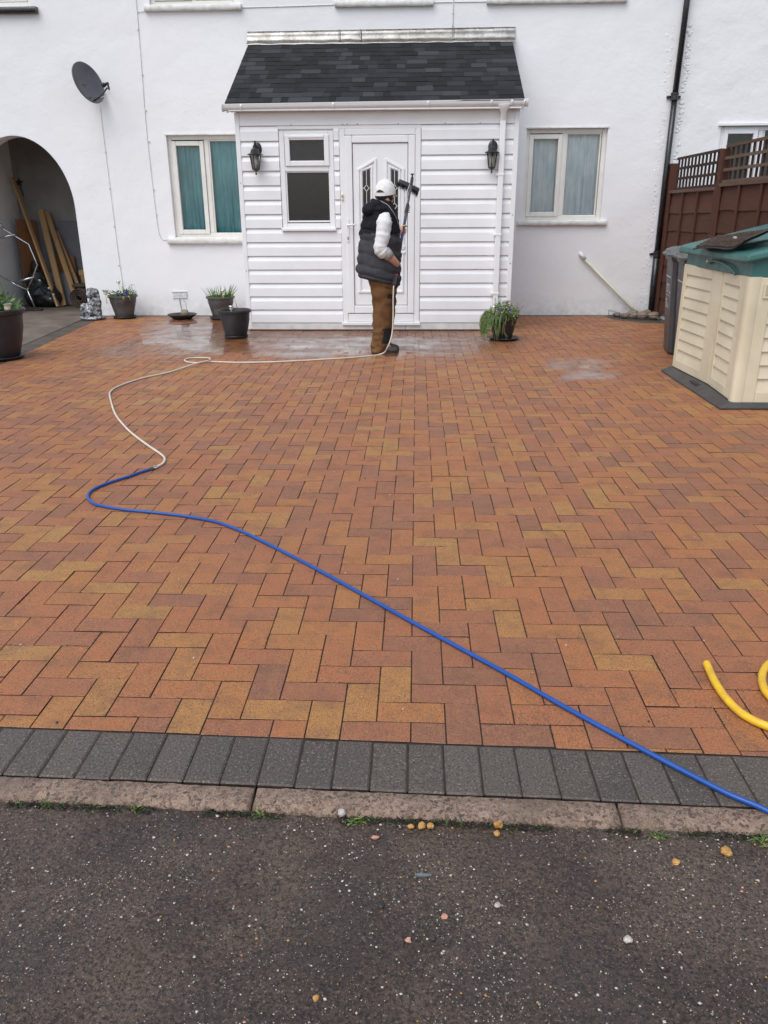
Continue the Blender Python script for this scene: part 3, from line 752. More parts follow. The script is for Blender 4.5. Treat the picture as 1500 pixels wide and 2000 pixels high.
for k,(a,b,c,d) in enumerate(UPW):
    mid = (a+b)/2
    w = window(house, a,b,c+.012,d, yw, [(a+.12,mid-.09,c+.13,d-.12,True),(mid+.06,b-.085,c+.095,d-.08,False)], M['upvcold'], mull=[('v',mid)])
    if k < 3: sill(w, a-.06,b+.06,c-.06,c+.012,YW_-.055,YW_+.13,M['sill'])
    else: sill(w, a-.6,b+.09,c-.075,c-.005,YW_-.08,YW_+.13,M['gloss'])
def curtain(x0,x1,z0,z1,y,key,label,folds=9,amp=.028,sweep=0,seed=0):
    mb = MB(); nx_ = 90; nz = 24; rs = []
    for j in range(nz+1):
        t = j/nz; z = z0+(z1-z0)*t; r = []
        for i in range(nx_+1):
            s = i/nx_; ph = noise.noise(Vector((s*3.1,seed,t*.7)))*2.6
            a = amp*(.6+.6*noise.noise(Vector((s*5,seed+4,0))))*(1.15-.35*t)
            x = x0+(x1-x0)*s + sweep*(1-t)**2*(s-.3)*.5
            r.append((x+.008*sin(t*5+i), y+a*sin(s*2*pi*folds+ph)+.35*a*sin(s*2*pi*folds*2.3+ph*2+t*2), z))
        rs.append(r)
    mb.rings(rs, (False,False), closed=False)
    o = mb.build('curtain', M[key], smooth=True, loc=((x0+x1)/2,y,z0)); sm = o.modifiers.new('thickness','SOLIDIFY'); sm.thickness = .003
    tag(o, label, 'curtain'); return o
curtain(-3.33,-2.92,1.09,2.34,YW_+.15,'teal','teal curtain in the narrow left light of the left ground-floor window',6,.017,0,1)
curtain(-2.86,-2.1,1.09,2.34,YW_+.15,'teal','teal curtain in the wide right light next to the porch, gathered to the right',10,.018,-.12,2.2)
curtain(1.5,1.94,1.30,2.38,YW_+.148,'net','pale blue curtain in the left light of the window right of the porch',7,.014,0,3)
curtain(1.99,2.49,1.30,2.38,YW_+.148,'net','pale blue curtain in the right light of the window right of the porch',7,.015,0,5.5)

# neighbour on the right
nb = thing('neighbouring_house', 'rough white rendered neighbouring house beyond the black drainpipe and fence', 'house', (3.36,YW_,0))
NW = (3.99,5.3,.95,2.425)
mb = MB(); wallgrid(mb, 3.36, 9, -.1, 5.9, YW_+.004, [NW]); mb.build('wall', M['render2'], nb)
window(nb, NW[0],NW[1],NW[2],NW[3], YW_+.03, [(4.10,4.43,1.06,2.33,True),(4.585,5.2,1.02,2.37,False)], M['upvc'], mull=[('v',4.53)])
MB().box(3.95,5.4,YW_-.03,YW_+.03,2.425,2.452).build('lintel', M['render2'], nb)
mb = MB(); mb.prismx([(YW_-.35,5.75),(YW_+4.2,8.6),(YW_+4.2,8.75),(YW_-.35,5.9)], 3.362, 9.1); mb.build('roof', M['shingle'], nb)
# rough unfinished render patch beside the drainpipe
mb = MB()
for i in range(620):
    z = random.uniform(.1,3.6); x = 3.36-.1-abs(random.gauss(0,.05)) if random.random() < .75 else 3.36+.06+abs(random.gauss(0,.03))
    r = random.uniform(.008,.03); mb.ball((x,YW_+.0012,z), r, random.uniform(.0010,.0024), r*.8, 9, 6, wob=.7, seed=i)
mb.build('render_roughness', M['render2'], house, smooth=True)['kind'] = 'stuff'

# cables, clips, pipes on the wall
def cable(pts, r, m_, label, clips=(), cat='cable'):
    t = thing('cable', label, cat, pts[0]); MB().tube(smoothpath(pts,5), r, 6).build('cord', m_, t, smooth=True)
    for c in clips:
        MB().box(c[0]-.011,c[0]+.011,c[1]-.009,c[1]+.004,c[2]-.006,c[2]+.006).build('clip', M['cable'], t, bevel=.002)
    return t
yc = YW_-.006
cable([(-4.25,yc,2.735),(-4.245,yc,2.2),(-4.24,yc,1.5),(-4.235,yc,.9),(-4.221,yc,.36)], .0035, M['cable'], 'thin cable running down the wall from the satellite dish', [(-4.247,yc,z) for z in (2.18,1.72,1.22,.7)])
cable([(-3.622,yc,4.6),(-3.617,yc,3.95),(-3.617,yc,3.82),(-3.632,yc,3.2),(-3.649,yc,2.53),(-3.645,yc,1.9),(-3.630,yc,1.25),(-3.605,yc,1.09),(-3.56,yc,1.04),(-3.50,yc,1.045)], .0045, M['cable'], 'white cable running down to the sill of the left window', [(-3.63,yc,z) for z in (3.62,3.1,2.68,2.3,1.7,1.38)])
cable([(-3.617,yc-.004,3.815),(-3.55,yc-.004,3.82),(-3.45,yc-.004,3.822)], .0045, M['cable'], 'short white cable running from the vertical one to an upper sill')
cable([(-2.27,yc,3.845),(-1.6,yc,3.852),(-1.06,yc,3.86)], .0045, M['cable'], 'white cable running level between the left and middle upper sills')
cable([(.19,yc,3.868),(.5,yc,3.87),(.86,yc,3.868)], .0045, M['cable'], 'white cable running level between the middle and right upper sills')
cable([(.44,yc,4.6),(.44,yc,3.9),(.44,yc,3.58)], .007, M['cable'], 'white conduit dropping to the lead flashing over the porch roof', [(.44,yc,3.75)])
# black cast drainpipe
t = thing('drainpipe', 'black painted drainpipe running down the wall by the fence', 'drainpipe', (3.335,YW_-.06,0))
MB().tube([(3.345,YW_-.065,5.6),(3.345,YW_-.065,3.9),(3.325,YW_-.065,2.8)], .037, 16).build('upper_pipe', M['gloss'], t, smooth=True)
MB().tube([(3.325,YW_-.065,2.74),(3.318,YW_-.065,1.8),(3.318,YW_-.065,.86)], .037, 16).build('middle_pipe', M['gloss'], t, smooth=True)
MB().tube([(3.318,YW_-.065,.80),(3.318,YW_-.065,.4),(3.325,YW_-.07,.03)], .044, 16).build('lower_pipe', M['gloss'], t, smooth=True)
for z in (2.77,.83):
    mb = MB(); mb.lathe((3.321,YW_-.065,z), [(.038,-.05),(.049,-.045),(.049,-.015),(.044,-.012),(.044,.012),(.051,.016),(.051,.04),(.038,.045)], 16)
    mb.box(3.235,3.41,YW_-.03,YW_+.0,z-.018,z+.012); mb.ball((3.245,YW_-.03,z),.013,.012,.013); mb.ball((3.4,YW_-.03,z),.013,.012,.013)
    mb.build('collar', M['gloss'], t, smooth='auto')
# cream waste pipe
t = thing('waste_pipe', 'cream plastic waste pipe slanting down the wall to the drain', 'pipe', (2.295,YW_-.03,.82))
MB().tube([(2.30,YW_-.035,.80),(3.02,YW_-.05,.13),(3.14,YW_-.055,.03)], .0185, 12).build('pipe', M['pipe'], t, smooth=True)
MB().tube([(2.285,YW_+.01,.835),(2.282,YW_-.02,.834),(2.292,YW_-.035,.82),(2.345,YW_-.036,.765)], .025, 12).build('elbow', M['upvc'], t, smooth=True)
# small telephone / test plate with faint marks low on the wall
t = thing('wall_plate', 'small white plate with faint worn marks low on the left wall', 'plate', (-3.37,YW_-.01,.27))
a = OY(337,577,YW_-.01); b = OY(365,577,YW_-.01)
MB().box(a.x,b.x,YW_-.014,YW_+.0,.24,.325).build('plate', M['cable'], t, bevel=.003)
MB().box(a.x-.003,b.x+.003,YW_-.02,YW_,.325,.334).build('ledge', M['cablegrey'], t)
mb = MB()
for (zz,segs) in ((.305,((.05,.03),(.15,.06))),(.285,((.02,.03),(.13,.16),(.40,.09))),(.264,((.03,.05),(.12,.2)))):
    for (s0,l) in segs:
        k = 0
        while k < l: mb.box(a.x+.01+s0*.42+k*.42,a.x+.01+s0*.42+k*.42+.005,YW_-.0165,YW_-.0135,zz-.004*random.random(),zz+.004); k += .022
mb.build('marks', M['cablegrey'], t)
MB().tube(smoothpath([(-3.42,yc-.01,.25),(-3.415,yc-.005,.2),(-3.405,yc,.1),(-3.40,yc,.005)],5), .008, 8).build('conduit', M['cablegrey'], t, smooth=True)
MB().tube(smoothpath([(-3.40,yc-.01,.26),(-3.34,yc-.006,.2),(-3.325,yc,.1),(-3.32,yc,.02)],5), .0025, 6).build('wire', M['cablegrey'], t, smooth=True)

# satellite dish
D0c = Vector((-4.275,YW_-.26,2.985)); nrm = Vector((.89,-.34,.30)).normalized()
t = thing('satellite_dish', 'dark grey satellite dish fixed to the wall above the archway side', 'satellite dish', (D0c.x,YW_,D0c.z))
rt = nrm.cross(Vector((0,0,1))).normalized()*-1; up = rt.cross(nrm)*-1
if up.z < 0: up = -up
mb = MB(); rs = []
ra, rb, dp = .262, .248, .05
for (q,o_) in ((1.0,.0),(1.0,.012),(.985,.014),(.8,-.014),(.6,-.032),(.4,-.044),(.2,-.05),(.02,-.052)):
    rs.append([D0c+rt*(ra*q*cos(2*pi*i/48))+up*(rb*q*sin(2*pi*i/48)*(1.06 if sin(2*pi*i/48) < 0 else 1))+nrm*o_ for i in range(48)])
mb.rings(rs, (False,True))
rs2 = [[D0c+rt*(ra*q*cos(2*pi*i/48))+up*(rb*q*sin(2*pi*i/48)*(1.06 if sin(2*pi*i/48) < 0 else 1))+nrm*o_ for i in range(48)] for (q,o_) in ((1,0),(.8,-.026),(.4,-.056),(.02,-.064))]
mb.rings(rs2, (False,True)); mb.build('reflector', M['dish'], t, smooth='auto', ang=40)
for (du,dv) in ((-.06,-.02),(-.015,-.02),(-.06,-.19),(-.03,-.19)):
    c = D0c+rt*du+up*dv+nrm*(-.043 if dv > -.1 else -.01); MB().ball(c,.007,.007,.007,8,5).build('bolt', M['black'], t)
a = D0c-up*.225+nrm*-.005; b = a+nrm*.27+up*.055
mb = MB(); mb.tube([a-nrm*.03,a+nrm*.1,b], .011, 8); mb.build('arm', M['black'], t, smooth=True)
mb = MB(); mb.tube([b+up*.045-nrm*.055,b+up*.05-nrm*.02], .026, 12); mb.tube([b+up*.05-nrm*.02,b+up*.042+nrm*.035], .018, 10); mb.tube([b+up*.042+nrm*.028,b-up*.03+nrm*.02], .013, 8); mb.build('receiver_head', M['black'], t, smooth='auto')
MB().tube(smoothpath([b-up*.028+nrm*.02,b-up*.07+nrm*.0,b-up*.075-nrm*.05,a-up*.005+nrm*.12],5), .0035, 6).build('lead', M['cable'], t, smooth=True)
mb = MB(); k = D0c-nrm*.06; w_ = Vector((-4.30,YW_-.002,2.93))
mb.tube([k,k-nrm*.06,w_+Vector((0,-.06,0)),w_], .018, 10); mb.box(w_.x-.05,w_.x+.05,YW_-.012,YW_+.002,w_.z-.07,w_.z+.07); mb.build('wall_bracket', M['black'], t, smooth='auto')

# ================================================================ porch
porch = thing('porch', 'white clad lean-to porch with dark shingle roof in front of the house', 'porch', ((porch_x0+porch_x1)/2,YP,0))
PX0, PX1 = porch_x0, porch_x1
ROWH = .1596; RZ0 = .091
def board(x0, x1, i):
    z = RZ0+ROWH*i; j = random.uniform(-.0012,.0012); h = ROWH+.004
    prof = [(YP+.012,z+.004),(YP-.018+j,z+.004),(YP-.020+j,z+.008),(YP-.0185+j,z+.104),(YP-.016+j,z+.112),(YP-.004,z+.148),(YP+.002,z+h),(YP+.012,z+h)]
    MB().prismx(prof, x0, x1).build('cladding_board', M['clad'], porch)
WX0, WX1, WZ0, WZ1 = -1.612, -.975, 1.203, 2.272      # porch window
DX0, DX1, DZ0, DZ1 = -.905, .045, .10, 2.29           # door frame
for i in range(14):
    if i < 7: board(PX0+.05, DX0-.002, i)
    else: board(PX0+.05, WX0-.004, i); board(WX1+.004, DX0-.004, i)
    board(DX1+.004, PX1-.05, i)
# solid core behind the boards, side walls
mb = MB()
mb.box(PX0+.02,WX0,YP+.013,YP+.09,.02,2.5); mb.box(WX0,DX0,YP+.013,YP+.09,.02,WZ0); mb.box(WX1,DX0,YP+.013,YP+.09,WZ0,2.5); mb.box(DX1,PX1-.02,YP+.013,YP+.09,.02,2.5)
mb.box(WX0,WX1,YP+.013,YP+.09,WZ1,2.5); mb.box(DX0,DX1,YP+.013,YP+.09,DZ1,2.5)
mb.build('wall_core', M['clad'], porch)
for sx_ in (0,1):
    x = PX0+.003 if sx_ == 0 else PX1-.063
    MB().prism([(x,YP+.03,0),(x,YW_-.003,0),(x,YW_-.003,3.36),(x,YP+.03,2.46)], (.06,0,0)).build('side_wall', M['clad'], porch)
MB().box(PX0-.004,PX0+.05,YP-.024,YP+.06,.015,2.47).build('corner_trim', M['upvc'], porch, bevel=.005)
MB().box(PX1-.05,PX1+.006,YP-.024,YP+.06,.015,2.47).build('corner_trim', M['upvc'], porch, bevel=.005)
MB().box(PX0+.05,PX1-.05,YP-.018,YP+.03,2.331,2.475).build('fascia_board', M['upvc'], porch, bevel=.004)
MB().box(WX0-.01,DX1+.004,YP-.008,YP+.012,2.272+.02,2.330).build('head_trim', M['upvc'], porch, bevel=.002)
for x in (-1.46,-.86,-.81,-.69,-.22,.32,.72):
    MB().ball((x,YP-.019,2.338),.006,.004,.006,8,5).build('screw', M['black'], porch)
for (x,z) in ((PX0+.025,1.72),(PX0+.025,.72),(PX1-.02,1.35),(PX1-.02,.8)):
    MB().ball((x,YP-.025,z),.006,.004,.006,8,5).build('screw', M['black'], porch)
MB().box(PX0+.03,-.13,YP-.02,YP+.04,.012,.086).build('plinth_board', M['plinth'], porch, bevel=.003)
MB().box(-.125,PX1-.03,YP-.02,YP+.04,.012,.086).build('plinth_board', M['plinth'], porch, bevel=.003)
MB().box(PX0+.02,PX1-.02,YP-.0,YP+.05,-.03,.012).build('damp_course', M['black'], porch)
# interior
mb = MB(); mb.add([(PX0+.07,9.2,.0),(PX1-.07,9.2,.0),(PX1-.07,9.2,2.5),(PX0+.07,9.2,2.5)], [(0,1,2,3)]); mb.build('inner_wall', M['darkroom'], porch)
# porch window: small top light over a fixed light
w = window(porch, WX0,WX1,WZ0+.004,WZ1, YP-.008, [(-1.487,-1.085,1.957,2.177,True),(-1.535,-1.04,1.298,1.83,False)], M['upvc'], mull=[('h',1.873)], back=True, fw=.06)
for c in list(w.children):
    if c.name.startswith('pane'): c.data.materials[0] = M['obscure']
MB().box(-1.5,-1.09,YP-.034,YP-.012,2.20,2.222).build('trickle_vent', M['upvc'], w, bevel=.004)
MB().box(WX0-.01,WX1+.012,YP-.05,YP-.01,WZ0-.022,WZ0+.012).build('window_sill', M['upvc'], w, bevel=.006)
# door frame
mb = MB(); y0, y1 = YP-.022, YP+.05; a, b = .066, .06
mb.box(DX0,DX0+a,y0,y1,DZ0,DZ1); mb.box(DX1-a,DX1,y0,y1,DZ0,DZ1); mb.box(DX0+a,DX1-a,y0+.001,y1,DZ1-a,DZ1)
dfr = mb.build('door_frame', M['upvc'], porch, bevel=.008)
MB().box(DX0-.012,DX1+.012,YP-.05,YP+.05,.066,.104).build('threshold', M['upvc'], dfr, bevel=.006)
MB().box(DX0+a,DX1-a,YP-.02,YP+.05,.105,.205).build('weather_bar', M['upvc'], dfr, bevel=.01)
# door leaf: outer sash, recessed panel, mouldings
SX0, SX1, SZ0, SZ1 = -.842, -.022, .21, 2.22; QX0, QX1, QZ0, QZ1 = -.758, -.102, .304, 2.142
mb = MB(); e = YP-.03
mb.box(SX0,QX0,e,YP+.04,SZ0,SZ1); mb.box(QX1,SX1,e,YP+.04,SZ0,SZ1); mb.box(QX0,QX1,e+.001,YP+.04,QZ1,SZ1); mb.box(QX0,QX1,e+.001,YP+.04,SZ0,QZ0)
door = mb.build('door', M['upvc'], porch, bevel=.009)
mb = MB(); g_ = .007
mb.add([(QX0,YP+.008,QZ0),(QX1,YP+.008,QZ0),(QX1,YP+.008,QZ1),(QX0,YP+.008,QZ1)], [(0,1,2,3)]); mb.build('gasket', M['black'], door)
mb = MB(); mb.box(QX0+g_,QX1-g_,YP-.012,YP+.007,QZ0+g_,QZ1-g_); mb.build('panel', M['upvc'], door, bevel=.004)
yp = YP-.012
def moulding(path, w, t, name='moulding', closed=True):
    mb = MB(); n = len(path)
    for i in range(n if closed else n-1):
        p, q = Vector((path[i][0],yp-t/2,path[i][1])), Vector((path[(i+1)%n][0],yp-t/2,path[(i+1)%n][1]))
        d = (q-p).normalized(); mb.beam(p-d*w*.5, q+d*w*.5, w, t+.002*(i%2), (0,1,0))
    mb.build(name, M['upvc'], door, bevel=.004)
for sgn in (0,1):
    L = [(-.69,1.852),(-.488,1.962),(-.488,.98),(-.69,.98)] if sgn == 0 else [(-.362,1.96),(-.162,1.855),(-.162,.98),(-.362,.98)]
    moulding(L, .026, .016)
    gl = [(-.637,.99+.07),(-.55,.99+.07),(-.55,1.862),(-.637,1.834)] if sgn == 0 else [(-.303,1.06),(-.222,1.06),(-.222,1.834),(-.303,1.862)]
    inn = [(-.655,1.045),(-.532,1.045),(-.532,1.885),(-.655,1.848)] if sgn == 0 else [(-.321,1.045),(-.204,1.045),(-.204,1.848),(-.321,1.885)]
    moulding(inn, .018, .012, 'glazing_bead')
    mb = MB(); mb.prism([(x,yp-.0015,z) for x,z in gl], (0,-.004,0)); pn = mb.build('door_glass', M['obscure'], door)
    cx = (gl[0][0]+gl[1][0])/2; x0, x1 = gl[0][0], gl[1][0]; yl = yp-.0075; cames = MB()
    def cam_(p,q): cames.beam((p[0],yl,p[1]),(q[0],yl,q[1]),.006,.004,(0,1,0))
    zt = 1.85; prev = zt
    for zc in (1.655,1.455,1.255):
        cam_((cx,prev),(cx,zc+.036)); r, s = .03, .036
        for p,q in (((cx,zc+s),(cx+r,zc)),((cx+r,zc),(cx,zc-s)),((cx,zc-s),(cx-r,zc)),((cx-r,zc),(cx,zc+s)),((x0,zc),(cx-r,zc)),((cx+r,zc),(x1,zc))): cam_(p,q)
        prev = zc-s
    cam_((cx,prev),(cx,1.06)); cames.build('lead_came', M['sill'], door)
moulding([(-.688,.90),(-.488,.80),(-.488,.47),(-.69,.47)], .024, .015); moulding([(-.362,.80),(-.164,.90),(-.164,.47),(-.362,.47)], .024, .015)
moulding([(-.70,.468),(-.17,.468)], .02, .014, 'moulding', False); moulding([(-.70,1.0),(-.15,1.0)], .03, .018, 'moulding', False); moulding([(-.70,.93),(-.15,.93)], .03, .018, 'moulding', False)
mb = MB(); mb.box(-.838,-.806,e-.008,e,1.05,1.32); hp = mb.build('handle_plate', M['upvc'], door, bevel=.006)
mb = MB(); mb.tube([(-.822,e-.006,1.245),(-.822,e-.045,1.245),(-.80,e-.052,1.247),(-.71,e-.052,1.252)], .009, 10); mb.build('handle', M['upvc'], hp, smooth=True)
MB().box(-.828,-.816,e-.0105,e-.006,1.075,1.115).build('keyhole', M['iron'], hp, bevel=.003)
t = thing('doorbell', 'small cream doorbell on the left of the door frame', 'doorbell', (-.882,YP-.022,1.555))
MB().box(-.897,-.867,YP-.036,YP-.022,1.52,1.592).build('case', M['lampwhite'], t, bevel=.006); MB().tube([(-.882,YP-.034,1.567),(-.882,YP-.040,1.567)],.007,12).build('button', M['black'], t)

# roof: deck and single shingles
RY0, RZb, RY1, RZt = 8.13, 2.545, YW_-.005, 3.452
sl_ = Vector((0,RY1-RY0,RZt-RZb)); SL = sl_.length; sv = sl_.normalized(); nv = Vector((0,-sv.z,sv.y)); ra_ = atan2(sv.z, sv.y)
RX0, RX1 = -2.185, 1.20
def R3(x,s,n): return Vector((x,RY0,RZb))+sv*s+nv*n
mb = MB(); mb.prism([R3(RX0+.01,0.01,-.03),R3(RX1-.01,.01,-.03),R3(RX1-.01,SL,-.03),R3(RX0+.01,SL,-.03)], nv*.028); roof = mb.build('roof', M['shingle'], porch)
for x in (RX0+.004, RX1-.024):
    mb = MB(); mb.prism([R3(x,.0,-.10),R3(x,SL,-.10),R3(x,SL,-.001),R3(x,0,-.001)], (.02,0,0)); mb.build('barge_board', M['upvc'], porch, bevel=.003)
MB().box(RX0+.03,RX1-.03,RY0+.02,YP,2.475,2.49).build('soffit', M['upvc'], porch)
EXPO = .1385; rows_ = int(SL/EXPO)+1
sm = MB(); h = .155
sm.add([(-.5,0,0),(.5,0,0),(.5,h,-.0005),(-.5,h,-.0005),(-.5,0,.012),(.5,0,.012),(.5,h,.0025),(-.5,h,.0025)], [(0,3,2,1),(4,5,6,7),(0,1,5,4),(1,2,6,5),(2,3,7,6),(3,0,4,7)])
first = None; cnt = 0
for k in range(rows_):
    x = RX0
    while x < RX1-.001:
        w_ = min(random.choice((.09,.12,.15,.18,.22,.26))*random.uniform(.85,1.15), RX1-x)
        if RX1-x-w_ < .05: w_ = RX1-x
        if first is None:
            ob = sm.build('shingle', M['shingle']); ob.parent = porch; first = ob.data
        else:
            ob = bpy.data.objects.new('shingle', first); COL.objects.link(ob); ob.parent = porch
        p = R3(x+w_/2, k*EXPO, .0005+.0055*0+random.uniform(0,.003)) - porch.location
        ob.location = p; ob.rotation_euler = (ra_+.045-random.uniform(0,.01), 0, 0); ob.scale = (w_-.0015, min(1,(SL-k*EXPO)/h), 1)
        x += w_; cnt += 1
# lead flashing in lapped lengths
segs = [(-2.205,-1.0),(-1.02,-.73),(-.745,.46),(.445,1.235)]
for (a,b) in segs:
    rs = []; n = 30
    for k in range(n+1):
        x = a+(b-a)*k/n; q = lambda s: noise.noise(Vector((x*6,s,a)))*.006
        zt = 3.575+.012*(x+2.2)/3.4
        rs.append([(x,YW_-.001,zt),(x,YW_-.012+q(0),zt+.001),(x,YW_-.016+q(1),zt-.05),(x,YW_-.028+q(2),3.475+q(5)),(x,YW_-.075+q(3),3.44+q(6)),(x,YW_-.125+q(4),3.413),(x,YW_-.125,3.405)])
    MB().rings(rs, (False,False), closed=False).build('lead_flashing', M['lead'], porch, smooth=True)
for x in (.45,-1.01,-.737):
    MB().tube([(x,YW_-.016,3.58),(x,YW_-.022,3.53),(x,YW_-.034,3.475),(x,YW_-.08,3.445)], .012, 8).build('flashing_seam', M['lead'], porch, smooth=True)
# gutter and downpipe
def gz(x): return 2.474+(x+2.2)*.0055
rs = []
for x in (-2.225,-2.2,1.215,1.24):
    e_ = 0; z = gz(x); r = []
    for i in range(13):
        a = pi*i/12; r.append((x,YP-.10-.053*cos(a)*1.0+.0,z+.062-.06*sin(a)))
    r = [(x,YP-.158,z+.07)]+r+[(x,YP-.045,z+.07)]; rs.append(r)
gut = MB().rings(rs, (True,True), closed=False).build('gutter', M['upvc'], porch, smooth='auto', ang=50)
gut.modifiers.new('thickness','SOLIDIFY').thickness = .003
for x in (-2.0,-.95,.12,.83,1.06,1.2):
    r2 = []
    for xx in (x-.012,x+.012):
        z = gz(x); r2.append([(xx,YP-.10-.058*cos(pi*i/12),z+.064-.066*sin(pi*i/12)) for i in range(13)])
    MB().rings(r2, (False,False), closed=False).build('bracket', M['upvc'], gut, smooth=True).modifiers.new('thickness','SOLIDIFY').thickness = .006
for x in (-2.227,1.226):
    MB().prism([(x,YP-.162,gz(x)+.078)]+[(x,YP-.10-.062*cos(pi*i/12),gz(x)+.062-.068*sin(pi*i/12)) for i in range(13)]+[(x,YP-.04,gz(x)+.078)], (.016,0,0)).build('stop_end', M['upvc'], gut, bevel=.002)
dx = .975
mb = MB(); mb.loft([((dx,YP-.10,gz(dx)+.02),(.075,0,0),(0,.055,0)),((dx,YP-.10,gz(dx)-.02),(.055,0,0),(0,.045,0)),((dx,YP-.085,gz(dx)-.05),(.034,0,0),(0,.034,0)),((dx,YP-.055,2.36),(.034,0,0),(0,.034,0))], 16, sup=4)
mb.build('outlet', M['upvc'], porch, smooth='auto')
dpp = MB().box(dx-.0325,dx+.0325,YP-.085,YP-.022,.08,2.39).build('downpipe', M['upvc'], porch, bevel=.008)
for z in (1.79,1.13,.45):
    MB().box(dx-.052,dx+.038,YP-.089,YP-.012,z-.013,z+.013).build('pipe_clip', M['upvc'], dpp, bevel=.004)

# wall lanterns
def lantern(x, label):
    L = thing('wall_lantern', label, 'lantern', (x,YP-.013,1.98), 'lanterns on the porch'); y = YP-.105; z0 = 1.82
    def hexr(r, z, rot=0): return [Vector((x+r*cos(pi/3*i+rot+.35),y+r*sin(pi/3*i+rot+.35),z)) for i in range(6)]
    mb = MB(); mb.rings([hexr(.088,2.015),hexr(.095,2.022),hexr(.055,2.04),hexr(.046,2.075),hexr(.024,2.085),hexr(.012,2.10)]); mb.build('cap', M['iron'], L, bevel=.002)
    for i in range(6):
        a = hexr(.062,2.015)[i]; b = hexr(.040,1.868)[i]; MB().tube([a,b], .0052, 6).build('bar', M['iron'], L)
        a2 = hexr(.060,2.014)[(i+1)%6]; b2 = hexr(.038,1.868)[(i+1)%6]; a1 = hexr(.060,2.014)[i]; b1 = hexr(.038,1.868)[i]
        MB().add([a1,a2,b2,b1],[(0,1,2,3)]).build('pane', M['lampglass'], L)
    mb = MB(); mb.rings([hexr(.044,1.872),hexr(.046,1.862),hexr(.03,1.85),hexr(.010,1.84)]); mb.lathe((x,y,0),[(.008,1.842),(.006,1.828),(.011,1.818),(.010,1.808),(.003,1.802)],10); mb.build('base', M['iron'], L, smooth='auto')
    mb = MB(); mb.lathe((x,y,0),[(.008,1.87),(.008,1.90),(.02,1.91),(.024,1.94),(.018,1.97),(.006,1.985)],10); mb.build('bulb', M['cap'], L, smooth=True)
    mb = MB(); n = 24
    mb.rings([[Vector((x+.012+.055*cos(2*pi*i/n)*k,YP-o_,2.085+.073*sin(2*pi*i/n)*k)) for i in range(n)] for (k,o_) in ((1,.008),(1,.02),(.85,.028),(.5,.036),(.1,.038))]); mb.build('back_plate', M['iron'], L, smooth='auto')
    mb = MB(); mb.tube(smoothpath([(x+.012,YP-.03,2.06),(x+.008,YP-.06,2.10),(x+.004,YP-.085,2.145),(x,YP-.105,2.15),(x,y,2.12),(x,y,2.095)],5), .009, 8); mb.ball((x+.004,YP-.088,2.158),.012,.012,.014); mb.build('arm', M['iron'], L, smooth=True)
    return L
lantern(-1.88, 'black six-sided lantern left of the porch window'); lantern(.863, 'black six-sided lantern right of the door, beside the downpipe')

# ================================================================ pots and plants
def pot(name, label, c, R, H, key, saucer=None, ribs=0, style=0, soil=.9):
    t = thing(name, label, 'plant pot', c); x,y,_ = c; z0 = .018 if saucer else .001
    if style == 0:   # bowl with flat rim
        prof = [(R*.60,0),(R*.64,H*.04),(R*.76,H*.3),(R*.86,H*.6),(R*.885,H*.8),(R*.89,H*.82),(R*.90,H*.88),(R*.98,H*.9),(R,H*.94),(R,H*.985),(R*.97,H),(R*.9,H*.99),(R*.86,H*.93),(R*.84,H*.85),(R*.5,H*.8)]
    else:            # tapered with band
        prof = [(R*.56,0),(R*.60,H*.03),(R*.70,H*.3),(R*.82,H*.62),(R*.845,H*.66),(R*.855,H*.67),(R*.90,H*.9),(R*.985,H*.92),(R,H*.96),(R*.985,H),(R*.90,H*.995),(R*.87,H*.93),(R*.85,H*.85),(R*.5,H*.8)]
    n = 48; mb = MB(); rs = []
    for (r,z) in prof:
        rs.append([(x+r*(1+(ribs*cos(24*2*pi*i/n) if z < H*.8 else 0))*cos(2*pi*i/n), y+r*(1+(ribs*cos(24*2*pi*i/n) if z < H*.8 else 0))*sin(2*pi*i/n), z0+z) for i in range(n)])
    mb.rings(rs, (True,False)); mb.build('shell', M[key], t, smooth='auto', ang=40)
    mb = MB(); mb.lathe((x,y,z0),[(R*.86,H*soil-.01),(R*.5,H*soil+.006),(R*.05,H*soil+.01)],24, caps=(False,True)); mb.build('compost', M['compost'], t, smooth=True)
    if saucer: 
        mb = MB(); s = saucer; mb.lathe((x,y,.001),[(s*.8,0),(s*.9,.004),(s,.03),(s*.985,.034),(s*.93,.03),(s*.86,.012),(s*.1,.010)],40); mb.build('saucer', M['potblack'], t, smooth='auto', ang=40)
    return t
def solar(parent_label, c, h, label, r=.03, cap=True, tall=.06):
    t = thing('solar_light', label, 'garden light', c); x,y,z = c
    MB().tube([(x,y,z),(x,y,z+h)], .006, 8).build('stake', M['lampwhite'], t, smooth=True)
    MB().lathe((x,y,z+h),[(r*.55,0),(r*.8,tall*.2),(r*.85,tall)],16).build('shade', M['lampwhite'], t, smooth='auto')
    MB().lathe((x,y,z+h+tall),[(r*1.3,0),(r*1.3,.006),(r*1.0,.014),(r*.2,.017)],16).build('cap', M['steel'], t, smooth='auto'); return t
def plant(name, label, cat, c, parts):
    t = thing(name, label, cat, c)
    for nm, mb, ms in parts:
        o = mb.build(nm, ms, t)
        if nm in ('leaves','petals','stem'): o['kind'] = 'stuff'
    return t
LM = lambda: [M['leaf'],M['leafd'],M['leafy'],M['dry']]
